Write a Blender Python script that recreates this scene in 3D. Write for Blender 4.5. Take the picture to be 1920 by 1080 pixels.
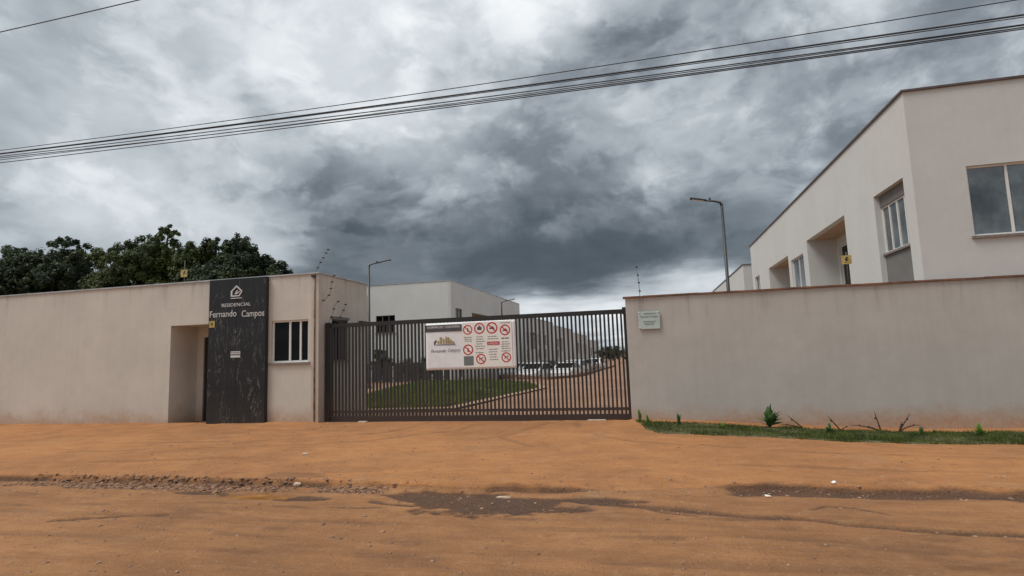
import bpy, bmesh, math, random
import numpy as np
from mathutils import Vector, Matrix
R = math.radians
random.seed(7); rng = np.random.default_rng(7)
S = bpy.context.scene
for o in list(bpy.data.objects): bpy.data.objects.remove(o)
COL = S.collection

# ------------------------------------------------------------------ camera
CAM_H, F_PX, YAW, PITCH, ROLL = 1.6, 1065.0, .232, .1148, .0346
cf = Vector((-math.sin(YAW)*math.cos(PITCH), math.cos(YAW)*math.cos(PITCH), math.sin(PITCH)))
cr = Vector((math.cos(YAW), math.sin(YAW), 0)); cu = cr.cross(cf)
c_, s_ = math.cos(ROLL), math.sin(ROLL)
cr2, cu2 = c_*cr - s_*cu, s_*cr + c_*cu
cd = bpy.data.cameras.new('camera'); cam = bpy.data.objects.new('camera', cd); COL.objects.link(cam)
m = Matrix((cr2, cu2, -cf)).transposed().to_4x4(); m.translation = Vector((0, 0, CAM_H)); cam.matrix_world = m
cd.sensor_width = 36; cd.sensor_fit = 'HORIZONTAL'; cd.lens = F_PX/1920*36; cd.clip_start = .1; cd.clip_end = 6000
S.camera = cam

# ------------------------------------------------------------------ view
S.view_settings.view_transform = 'Standard'; S.view_settings.look = 'None'
S.view_settings.gamma = 1; S.view_settings.use_curve_mapping = False
S.view_settings.exposure = 0.6
EXP = 2**0.6

# ------------------------------------------------------------------ node helper
class NT:
    def __init__(s, tree): s.t = tree; tree.nodes.clear()
    def n(s, typ, **kw):
        nd = s.t.nodes.new(typ)
        for k, v in kw.items():
            if k.startswith('i_'):
                key = k[2:]; key = int(key) if key.isdigit() else key.replace('_', ' ')
                s.put(nd.inputs[key], v)
            else: setattr(nd, k, v)
        return nd
    def put(s, sock, v):
        if isinstance(v, bpy.types.NodeSocket): s.t.links.new(v, sock)
        elif isinstance(v, bpy.types.Node): s.t.links.new(v.outputs[0], sock)
        else: sock.default_value = v
    def math(s, op, a, b=0., c=None, clamp=False):
        nd = s.n('ShaderNodeMath', operation=op, use_clamp=clamp); s.put(nd.inputs[0], a); s.put(nd.inputs[1], b)
        if c is not None: s.put(nd.inputs[2], c)
        return nd.outputs[0]
    def vmath(s, op, a, b=None, out=0):
        nd = s.n('ShaderNodeVectorMath', operation=op); s.put(nd.inputs[0], a)
        if b is not None: s.put(nd.inputs[1], b)
        return nd.outputs[out]
    def noise(s, vec, scale, detail=4, rough=.55, dist=0., out='Fac'):
        nd = s.n('ShaderNodeTexNoise'); s.put(nd.inputs['Vector'], vec); s.put(nd.inputs['Scale'], scale)
        s.put(nd.inputs['Detail'], detail); s.put(nd.inputs['Roughness'], rough); s.put(nd.inputs['Distortion'], dist)
        return nd.outputs[out]
    def scale(s, vec, sc):
        nd = s.n('ShaderNodeMapping'); s.put(nd.inputs['Vector'], vec); nd.inputs['Scale'].default_value = sc
        return nd.outputs[0]
    def ramp(s, fac, stops, interp='LINEAR'):
        nd = s.n('ShaderNodeValToRGB'); cr = nd.color_ramp; cr.interpolation = interp
        while len(cr.elements) < len(stops): cr.elements.new(.5)
        for e, (p, c) in zip(cr.elements, stops):
            e.position = p; e.color = (*c, 1) if len(c) == 3 else c
        s.put(nd.inputs[0], fac); return nd.outputs[0]
    def mr(s, v, a, b, c=0., d=1., smooth=True):
        nd = s.n('ShaderNodeMapRange', interpolation_type='SMOOTHSTEP' if smooth else 'LINEAR')
        for i, x in enumerate((v, a, b, c, d)): s.put(nd.inputs[i], x)
        return nd.outputs[0]
    def mix(s, fac, a, b, blend='MIX'):
        nd = s.n('ShaderNodeMix', data_type='RGBA', blend_type=blend)
        s.put(nd.inputs[0], fac)
        for i, v in ((6, a), (7, b)):
            if isinstance(v, (tuple, list)): v = (*v, 1) if len(v) == 3 else v
            s.put(nd.inputs[i], v)
        return nd.outputs[2]

# ------------------------------------------------------------------ sky: heavy broken cloud over a Nishita sky
SUN_EL, SUN_AZ = 58, -118          # azimuth clockwise from +Y (street normal)
W = bpy.data.worlds.new('World'); S.world = W; W.use_nodes = True
t = NT(W.node_tree)
sky = t.n('ShaderNodeTexSky', sky_type='NISHITA', sun_disc=False, sun_elevation=R(SUN_EL), sun_rotation=R(SUN_AZ))
gen = t.n('ShaderNodeTexCoord').outputs['Generated']
d = t.vmath('NORMALIZE', gen)
sep = t.n('ShaderNodeSeparateXYZ'); t.put(sep.inputs[0], d)
z = t.math('MAXIMUM', sep.outputs[2], 0.0)
inv = t.math('DIVIDE', 1., t.math('ADD', z, .11))
pl = t.n('ShaderNodeVectorMath', operation='MULTIPLY')
cmb = t.n('ShaderNodeCombineXYZ'); t.put(cmb.inputs[0], inv); t.put(cmb.inputs[1], inv); cmb.inputs[2].default_value = 0
t.put(pl.inputs[0], d); t.put(pl.inputs[1], cmb.outputs[0]); P = pl.outputs[0]     # point on the cloud deck
warp = t.noise(P, 1.1, 3, .5, out='Color')
wv = t.vmath('SCALE', t.vmath('SUBTRACT', warp, (.5, .5, .5))); wv.node.inputs['Scale'].default_value = .55
Pw = t.vmath('ADD', P, wv)
nb = t.noise(Pw, 1.25, 9, .56, .25)          # billows
nf = t.noise(t.vmath('ADD', Pw, (7.3, 2.1, 0)), 3.6, 7, .62, .5)
nl = t.noise(t.vmath('ADD', P, (3.1, 9.7, 4.)), .55, 3, .5)
# large masses of this sky: (azimuth, elevation, brightness, spread)
MASS = [(-32, 32, .97, .17), (-25, 26, .91, .11), (-22, 39, .95, .20), (-46, 26, .76, .12), (-53, 30, .80, .15),
        (-41, 20, .80, .10), (-47, 13.5, .86, .07), (-36, 12.0, .83, .055), (-50, 8, .72, .08), (-42, 7, .76, .05),
        (-31, 16.5, .53, .085), (-25, 13.0, .46, .08), (-37, 17, .62, .07), (-21, 20, .70, .07), (-16, 17.5, .63, .06), (-31, 12, .55, .05), (-28, 10, .44, .05), (-12, 21, .62, .06), (-14, 27, .66, .10),
        (-26, 8.5, .42, .07), (10, 17, .62, .06), (-16, 8.8, .35, .08), (-18, 13.5, .52, .06), (-9, 14, .52, .06), (0, 14, .50, .06), (-8, 8.8, .28, .08), (-1, 9.6, .31, .08), (5.5, 12.0, .44, .07), (10, 9.3, .46, .05),
        (-11.5, 4.6, .98, .042), (-6, 4.4, .90, .038), (-1.5, 5.9, .84, .036), (3, 6.6, .86, .036), (-1.5, 3.2, .95, .045), (7, 6., .80, .042), (-15, 3.6, .9, .03), (-17, 6.2, .52, .04),
        (-4, 17.8, .60, .055), (-8, 22, .60, .06), (2, 24, .62, .06), (1, 29.5, .60, .06), (6, 29, .70, .045), (9.5, 22, .66, .08),
        (12, 27, .60, .07), (19, 27.5, .82, .075), (15, 18.5, .58, .08), (22, 19, .66, .08), (30, 22, .66, .10), (5, 17, .61, .07), (28, 14, .6, .08)]
q = t.vmath('MULTIPLY', t.vmath('ADD', d, t.vmath('MULTIPLY', t.vmath('SUBTRACT', t.noise(Pw, 1.6, 5, .6, out='Color'), (.5, .5, .5)), (.12, .12, .038))), (1, 1, 1.7))
num, den = None, None
for az, el, v, sg in MASS:
    a, e = R(az), R(el)
    p = (math.sin(a)*math.cos(e), math.cos(a)*math.cos(e), math.sin(e)*1.7)
    dist = t.vmath('DISTANCE', q, p, out=1)
    w = t.math('EXPONENT', t.math('MULTIPLY', t.math('MULTIPLY', dist, dist), -1/(sg*sg*1.1)))
    if num is None: num, den = t.math('MULTIPLY', w, v), t.math('ADD', w, 0)
    else: num, den = t.math('MULTIPLY_ADD', w, v, num), t.math('ADD', den, w)
gen_v = t.math('MULTIPLY_ADD', nl, 1.0, .18)                      # the rest of the deck, round to behind the camera
gen_v = t.math('ADD', gen_v, t.math('MULTIPLY', z, .12))
K = .05
vv = t.math('DIVIDE', t.math('MULTIPLY_ADD', gen_v, K, num), t.math('ADD', den, K))
dd = t.vmath('MULTIPLY', d, (1, 1, 1.55))                          # towering billows, seen side-on
dw = t.vmath('ADD', dd, t.vmath('MULTIPLY', t.vmath('SUBTRACT', t.noise(dd, 3.2, 4, .55, out='Color'), (.5, .5, .5)), (.17, .17, .12)))
n1 = t.noise(dw, 4.6, 7, .50); n2 = t.noise(t.vmath('ADD', dw, (4.2, 1.3, 8.8)), 13., 6, .55)
rid = t.math('ABSOLUTE', t.math('SUBTRACT', t.noise(t.vmath('ADD', dw, (9.1, 5.3, 2.2)), 7.5, 5, .5), .5))    # dark creases, bright bulges
hi_ = t.mr(sep.outputs[2], .06, .24)
side = t.math('ADD', t.math('MULTIPLY', t.math('SUBTRACT', n1, .5), .62), t.math('MULTIPLY', t.math('SUBTRACT', n2, .5), .20))
side = t.math('ADD', side, t.math('MULTIPLY', t.math('SUBTRACT', rid, .09), .55))
deck = t.math('ADD', t.math('MULTIPLY', t.math('SUBTRACT', nb, .5), .55), t.math('MULTIPLY', t.math('SUBTRACT', nf, .5), .22))
det = t.math('ADD', t.math('MULTIPLY', side, t.math('MULTIPLY_ADD', hi_, .65, .25)), t.math('MULTIPLY', deck, t.math('MULTIPLY_ADD', hi_, -.70, .95)))
lump = t.mr(t.noise(t.vmath('ADD', dw, (2.7, 6.1, 3.3)), 8.5, 7, .56), .44, .58)      # crisp-edged scud in front of the mass
lump2 = t.mr(t.noise(t.vmath('ADD', dw, (8.7, 1.1, 5.3)), 5.5, 8, .55), .49, .60)
det = t.math('ADD', det, t.math('MULTIPLY', t.math('MULTIPLY_ADD', lump, .11, -.06), t.math('MULTIPLY_ADD', hi_, .8, .2)))
det = t.math('ADD', det, t.math('MULTIPLY', t.math('MULTIPLY_ADD', lump2, .13, -.05), t.math('MULTIPLY_ADD', hi_, .8, .2)))
det = t.math('MULTIPLY', t.math('MULTIPLY', det, t.mr(vv, .28, .55, .36, .86)), t.mr(vv, .62, .9, 1., .66))
v = t.math('ADD', vv, det, clamp=True)
cl = t.ramp(v, [(0.16, (.046, .060, .074)), (.33, (.088, .110, .132)), (.50, (.205, .238, .272)), (.66, (.385, .430, .470)), (.82, (.62, .67, .71)), (1.0, (.94, .965, .985))])
SKY_STR = .1
clb = t.vmath('SCALE', cl); clb.node.inputs['Scale'].default_value = 1/(EXP*SKY_STR)
mixc = t.mix(.985, sky, clb)
bg = t.n('ShaderNodeBackground'); t.put(bg.inputs[0], mixc); bg.inputs[1].default_value = SKY_STR
out = t.n('ShaderNodeOutputWorld'); t.put(out.inputs[0], bg)
W.cycles.sampling_method = 'MANUAL'; W.cycles.sample_map_resolution = 512

sl = bpy.data.lights.new('sun', 'SUN'); sl.energy = 1.5; sl.angle = R(24); sl.color = (1, .955, .88)
so = bpy.data.objects.new('sun', sl); COL.objects.link(so); so.location = (0, 0, 60)
a, e = R(SUN_AZ), R(SUN_EL)
so.rotation_euler = Vector((math.sin(a)*math.cos(e), math.cos(a)*math.cos(e), math.sin(e))).to_track_quat('Z', 'Y').to_euler()

# ------------------------------------------------------------------ materials
MATS = {}
def mat(name, col, rough=.8, var=.0, vscale=3., bump=.0, bscale=60., metal=0., spec=.5, col2=None, stretch=None, trans=0., alpha=None):
    if name in MATS: return MATS[name]
    m = bpy.data.materials.new(name); m.use_nodes = True; t = NT(m.node_tree)
    b = t.n('ShaderNodeBsdfPrincipled'); o = t.n('ShaderNodeOutputMaterial'); t.put(o.inputs[0], b)
    pos = t.n('ShaderNodeNewGeometry').outputs['Position']
    if stretch: pos = t.scale(pos, stretch)
    c2 = col2 or tuple(c*(1-var) for c in col); c1 = col if col2 else tuple(min(1, c*(1+var)) for c in col)
    if var or col2:
        f = t.mr(t.noise(pos, vscale, 6, .6), .32, .68)
        t.put(b.inputs['Base Color'], t.mix(f, c2, c1))
    else: b.inputs['Base Color'].default_value = (*col, 1)
    b.inputs['Roughness'].default_value = rough; b.inputs['Metallic'].default_value = metal
    b.inputs['Specular IOR Level'].default_value = spec
    if trans: b.inputs['Transmission Weight'].default_value = trans
    if bump:
        bp = t.n('ShaderNodeBump'); bp.inputs['Strength'].default_value = bump; bp.inputs['Distance'].default_value = .01
        t.put(bp.inputs['Height'], t.noise(pos, bscale, 4, .6)); t.put(b.inputs['Normal'], bp)
    MATS[name] = m; return m

def wall_mat(name, col, dirt_z=.0, dirt_h=.45, dirt=.75, drip_top=None, seed=0., streak=.10):
    """trowelled exterior render: mottling, faint vertical streaks, red soil splashed up from the ground, drips under the coping"""
    m = bpy.data.materials.new(name); m.use_nodes = True; t = NT(m.node_tree)
    b = t.n('ShaderNodeBsdfPrincipled'); o = t.n('ShaderNodeOutputMaterial'); t.put(o.inputs[0], b)
    pos = t.vmath('ADD', t.n('ShaderNodeNewGeometry').outputs['Position'], (seed, seed*.7, 0))
    sp = t.n('ShaderNodeSeparateXYZ'); t.put(sp.inputs[0], pos)
    big = t.noise(pos, .7, 4, .6); mid = t.noise(pos, 4., 5, .6)
    st = t.noise(t.scale(pos, (9, 9, .45)), 1., 4, .6)
    fac = t.math('MULTIPLY_ADD', big, .55, t.math('MULTIPLY_ADD', mid, .25, t.math('MULTIPLY', st, .22)))
    base = t.mix(t.mr(fac, .38, .66), tuple(c*(1-streak*1.3) for c in col), tuple(min(1, c*(1+streak*.6)) for c in col))
    hz = t.math('ADD', t.math('SUBTRACT', sp.outputs[2], dirt_z), t.math('MULTIPLY', t.math('SUBTRACT', t.noise(pos, 2.2, 6, .65), .5), -.75*dirt_h/.45))
    dm = t.math('MULTIPLY', t.mr(hz, dirt_h, -.05, 0, 1), dirt)
    dm = t.math('MULTIPLY', dm, t.mr(t.noise(pos, 14, 5, .7), .2, .75, .5, 1.))
    c = t.mix(dm, base, (.43, .235, .125))
    if drip_top is not None:
        dz = t.math('SUBTRACT', drip_top, sp.outputs[2])
        dr = t.math('MULTIPLY', t.mr(t.noise(t.scale(pos, (5, 5, .35)), 1., 5, .65), .5, .72), t.mr(dz, .85, .0, 0, 1))
        c = t.mix(t.math('MULTIPLY', dr, .32), c, (.13, .095, .07))
    t.put(b.inputs['Base Color'], c); b.inputs['Roughness'].default_value = .92; b.inputs['Specular IOR Level'].default_value = .25
    bp = t.n('ShaderNodeBump'); bp.inputs['Strength'].default_value = .55; bp.inputs['Distance'].default_value = .006
    h = t.math('ADD', t.noise(t.scale(pos, (120, 120, 45)), 1., 3, .7), t.math('MULTIPLY', t.noise(pos, 3.5, 3, .5), 1.6))
    t.put(bp.inputs['Height'], h); t.put(b.inputs['Normal'], bp)
    MATS[name] = m; return m

M_front = wall_mat('beige_render', (.60, .562, .505), dirt_z=.12, drip_top=3.78, streak=.06)
M_wall = wall_mat('taupe_render', (.500, .476, .44), dirt_z=.0, dirt_h=.45, dirt=.9, drip_top=2.71, seed=31., streak=.06)
M_house = wall_mat('pale_render', (.595, .60, .585), dirt_z=.0, dirt_h=.3, dirt=.5, seed=11., streak=.035)
M_houseW = wall_mat('white_render', (.66, .67, .65), dirt_z=.0, dirt_h=.3, dirt=.5, seed=57., streak=.035)
M_gray = mat('graphite_render', (.17, .165, .16), .9, .08, 2., .3, 120)
M_ceil = mat('tan_soffit', (.42, .30, .20), .85, .08, 3.)
M_cap = mat('galvanised_flashing', (.45, .46, .47), .45, .15, 3., metal=.6)
M_capdark = mat('dark_flashing', (.10, .075, .07), .6, .2, 3.)
M_coping = mat('clay_coping', (.20, .095, .06), .8, .35, 5., .4, 50)
M_white = mat('white_aluminium', (.72, .72, .70), .4, .05, 4.)
M_dark = mat('black_gate_paint', (.030, .027, .027), .5, .25, 5.)
M_lamp = mat('dark_lamp_paint', (.035, .038, .042), .45, .2, 5.)
M_sill = mat('granite_sill', (.22, .19, .165), .5, .3, 40.)
M_conc = mat('dusty_concrete', (.40, .30, .215), .95, .25, 6., .5, 60)
M_kerb = mat('brown_kerb', (.20, .12, .08), .95, .3, 6., .5, 60)
M_glass = mat('dark_window_glass', (.006, .007, .008), .05, spec=.12)
M_glassb = mat('reflecting_window_glass', (.05, .07, .08), .06, spec=1.0, metal=.3, col2=(.22, .25, .26), vscale=.9, bump=.25, bscale=1.2)
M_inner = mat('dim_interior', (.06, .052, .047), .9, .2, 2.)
M_trunk = mat('bark', (.12, .085, .06), .95, .3, 8., .8, 40)
M_stone = mat('rubble_stone', (.40, .23, .14), .95, bump=.4, vscale=14., col2=(.13, .070, .045))
M_pale = mat('pale_stone', (.52, .40, .30), .9, .2, 20., .5, 60)
M_litter = mat('white_litter', (.82, .80, .76), .7, .05, 20.)
M_yellow = mat('yellow_plate', (.44, .33, .11), .6, .15, 9.)
M_black = mat('black_print', (.02, .02, .02), .6)
M_letter = mat('brushed_letters', (.62, .61, .60), .35, .1, 8., metal=.2)
M_print = mat('grey_print', (.16, .18, .175), .7)
M_red = mat('red_print', (.50, .035, .045), .6, .1, 20.)
M_banner = mat('banner_vinyl', (.80, .81, .83), .45, .05, 6.)
M_header = mat('dark_header_print', (.075, .07, .08), .5, .1, 10.)
M_gold = mat('gold_print', (.36, .28, .13), .6, .3, 30.)
M_plaque = mat('frosted_glass_plaque', (.47, .55, .53), .12, .06, 8., spec=.6)
M_cable = mat('cable_sheath', (.035, .037, .042), .6)
M_insul = mat('insulator', (.03, .03, .03), .5)
M_rod = mat('galvanised_rod', (.16, .15, .14), .5, .3, 20., metal=.4)
M_tyre = mat('tyre_rubber', (.02, .02, .02), .9)
M_rim = mat('wheel_alloy', (.45, .46, .47), .35, metal=.7)
M_lens = mat('lamp_lens', (.65, .67, .66), .15)
M_tail = mat('tail_lens', (.35, .02, .02), .25)

def leaf_mat(name, c1, c2, sc=.9):
    m = bpy.data.materials.new(name); m.use_nodes = True; t = NT(m.node_tree)
    o = t.n('ShaderNodeOutputMaterial'); pos = t.n('ShaderNodeNewGeometry').outputs['Position']
    f = t.math('ADD', t.math('MULTIPLY', t.noise(pos, sc, 4, .6), .75), t.math('MULTIPLY', t.noise(pos, 9., 2, .5), .30))
    c = t.mix(t.mr(f, .38, .68), c1, c2)
    b = t.n('ShaderNodeBsdfPrincipled'); t.put(b.inputs['Base Color'], c); b.inputs['Roughness'].default_value = .55
    b.inputs['Specular IOR Level'].default_value = .3
    tr = t.n('ShaderNodeBsdfTranslucent'); t.put(tr.inputs[0], c)
    mx = t.n('ShaderNodeMixShader'); mx.inputs[0].default_value = .22; t.put(mx.inputs[1], b); t.put(mx.inputs[2], tr)
    t.put(o.inputs[0], mx); MATS[name] = m; return m
M_leafA = leaf_mat('mango_leaf', (.030, .048, .016), (.095, .125, .028))
M_leafB = leaf_mat('dark_leaf', (.022, .036, .018), (.055, .080, .028))
M_grass = leaf_mat('grass_blade', (.042, .066, .014), (.125, .155, .036), 2.4)
M_weed = leaf_mat('weed_leaf', (.055, .12, .035), (.12, .21, .06), 6.)
M_lime = leaf_mat('lime_leaf', (.11, .20, .03), (.20, .30, .05), 6.)
M_dry = mat('dry_stem', (.11, .07, .05), .9, .3, 20.)

# porcelain cladding with pale rain streaks
def clad_mat():
    m = bpy.data.materials.new('dark_porcelain'); m.use_nodes = True; t = NT(m.node_tree)
    b = t.n('ShaderNodeBsdfPrincipled'); o = t.n('ShaderNodeOutputMaterial'); t.put(o.inputs[0], b)
    pos = t.n('ShaderNodeNewGeometry').outputs['Position']
    base = t.mix(t.noise(pos, 2., 5, .6), (.0125, .014, .016), (.025, .027, .030))
    wob = t.vmath('ADD', pos, t.vmath('MULTIPLY', t.noise(pos, 3., 2, .5, out='Color'), (.10, 0, 0)))
    mp = t.n('ShaderNodeMapping'); t.put(mp.inputs['Vector'], wob); mp.inputs['Rotation'].default_value = (0, R(24), 0); mp.inputs['Scale'].default_value = (5.5, 5.5, 1.1)
    v1 = t.math('ABSOLUTE', t.math('SUBTRACT', t.noise(mp, 1., 4, .6, .6), .5))
    vein = t.math('MULTIPLY', t.mr(v1, .013, .0, 0, 1), t.mr(t.noise(pos, 2.2, 3, .6), .38, .6))
    c = t.mix(t.math('MULTIPLY', vein, .6), base, (.26, .255, .24))
    sp = t.n('ShaderNodeSeparateXYZ'); t.put(sp.inputs[0], pos)
    dust = t.math('MULTIPLY', t.mr(t.math('ADD', sp.outputs[2], t.math('MULTIPLY', t.noise(pos, 4., 4, .6), .5)), 1.2, .3, 0, 1), .12)
    c = t.mix(dust, c, (.13, .10, .08))
    t.put(b.inputs['Base Color'], c); b.inputs['Roughness'].default_value = .42; b.inputs['Specular IOR Level'].default_value = .3
    bp = t.n('ShaderNodeBump'); bp.inputs['Strength'].default_value = .25; bp.inputs['Distance'].default_value = .004
    t.put(bp.inputs['Height'], t.noise(pos, 25., 4, .6)); t.put(b.inputs['Normal'], bp)
    return m
M_clad = clad_mat()

# painted steel of the gate, brown with road dust towards its foot
def gate_mat():
    m = bpy.data.materials.new('gate_steel'); m.use_nodes = True; t = NT(m.node_tree)
    b = t.n('ShaderNodeBsdfPrincipled'); o = t.n('ShaderNodeOutputMaterial'); t.put(o.inputs[0], b)
    pos = t.n('ShaderNodeNewGeometry').outputs['Position']; sp = t.n('ShaderNodeSeparateXYZ'); t.put(sp.inputs[0], pos)
    h = t.math('ADD', sp.outputs[2], t.math('MULTIPLY', t.noise(pos, 5., 5, .6), .8))
    dust = t.math('MULTIPLY', t.mr(h, 1.5, .45, 0, 1), .5)
    c = t.mix(t.noise(pos, 6., 4, .6), (.012, .0115, .012), (.024, .022, .022))
    c = t.mix(dust, c, (.085, .047, .033))
    t.put(b.inputs['Base Color'], c); b.inputs['Roughness'].default_value = .5
    return m
M_gate = gate_mat()

def paint(name, col):
    return mat(name, col, .22, .04, 2., spec=.6)

# ------------------------------------------------------------------ soil
def soil_mat(name, c_hi, c_lo, along=(.35, 1.6, 1)):
    m = bpy.data.materials.new(name); m.use_nodes = True; t = NT(m.node_tree)
    b = t.n('ShaderNodeBsdfPrincipled'); o = t.n('ShaderNodeOutputMaterial'); t.put(o.inputs[0], b)
    pos = t.n('ShaderNodeNewGeometry').outputs['Position']
    big = t.noise(pos, .38, 4, .6, .3); stk = t.noise(t.scale(pos, along), 2.6, 6, .62, .2); fine = t.noise(pos, 26., 5, .7)
    f = t.math('MULTIPLY_ADD', big, .55, t.math('MULTIPLY_ADD', stk, .42, t.math('MULTIPLY', fine, .20)))
    c = t.mix(t.mr(f, .44, .76), c_lo, c_hi)
    sand = t.mr(t.noise(t.vmath('ADD', pos, (40, 11, 0)), .9, 5, .65, .4), .55, .72)
    c = t.mix(t.math('MULTIPLY', sand, .30), c, (.43, .275, .16))
    scr = t.noise(t.scale(pos, (1.2, 22, 1)), 1.5, 5, .65, .6)
    c = t.mix(t.mr(scr, .45, .75, 0, .40), c, (.20, .105, .062))
    scr2 = t.noise(t.scale(pos, (.55, 15, 1)), 3.1, 6, .68, .35)
    c = t.mix(t.mr(scr2, .60, .66, 0, .30), c, (.16, .078, .045))
    spk = t.noise(pos, 95., 3, .7)
    c = t.mix(t.mr(spk, .60, .70, 0, .55), c, (.135, .066, .040)); c = t.mix(t.mr(spk, .38, .30, 0, .55), c, (.56, .36, .22))
    mott = t.noise(pos, 7., 7, .72)
    c = t.mix(t.mr(mott, .50, .72, 0, .30), c, (.50, .31, .18))
    c = t.mix(t.mr(mott, .47, .30, 0, .40), c, (.19, .10, .06))
    peb = t.n('ShaderNodeTexVoronoi'); t.put(peb.inputs['Vector'], pos); peb.inputs['Scale'].default_value = 34.
    pm = t.math('MULTIPLY', t.mr(peb.outputs['Distance'], .30, .16, 0, 1), t.mr(t.noise(pos, 3., 3, .6), .52, .66))
    pc = t.mix(t.noise(pos, 60., 1, .5), (.20, .11, .07), (.55, .42, .30))
    c = t.mix(t.math('MULTIPLY', pm, .45), c, pc)
    at = t.n('ShaderNodeAttribute', attribute_name='dark').outputs['Fac']
    wt = t.n('ShaderNodeAttribute', attribute_name='wet').outputs['Fac']
    asp = t.mix(t.mr(t.noise(pos, 45., 5, .75), .3, .7), (.060, .032, .021), (.185, .105, .068))
    c = t.mix(at, c, asp)
    c = t.mix(t.math('MULTIPLY', wt, .55), c, (.070, .042, .028))
    t.put(b.inputs['Base Color'], c)
    t.put(b.inputs['Roughness'], t.mr(wt, .1, 1., .95, .35)); b.inputs['Specular IOR Level'].default_value = .2
    bp = t.n('ShaderNodeBump'); bp.inputs['Strength'].default_value = 1.; bp.inputs['Distance'].default_value = .022
    hh = t.math('ADD', t.noise(pos, 38., 6, .7), t.math('MULTIPLY', stk, 1.2)); hh = t.math('ADD', hh, t.math('MULTIPLY', pm, .5))
    t.put(bp.inputs['Height'], hh); t.put(b.inputs['Normal'], bp)
    return m
M_soil = soil_mat('red_soil', (.455, .226, .100), (.280, .134, .062))
M_soilp = soil_mat('orange_soil', (.530, .245, .096), (.360, .162, .068), (.6, .9, 1))
M_yard = soil_mat('yard_soil', (.40, .245, .165), (.26, .155, .105))
M_sand = mat('sandy_margin', (.36, .25, .16), .95, .2, 3., .5, 40)

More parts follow.
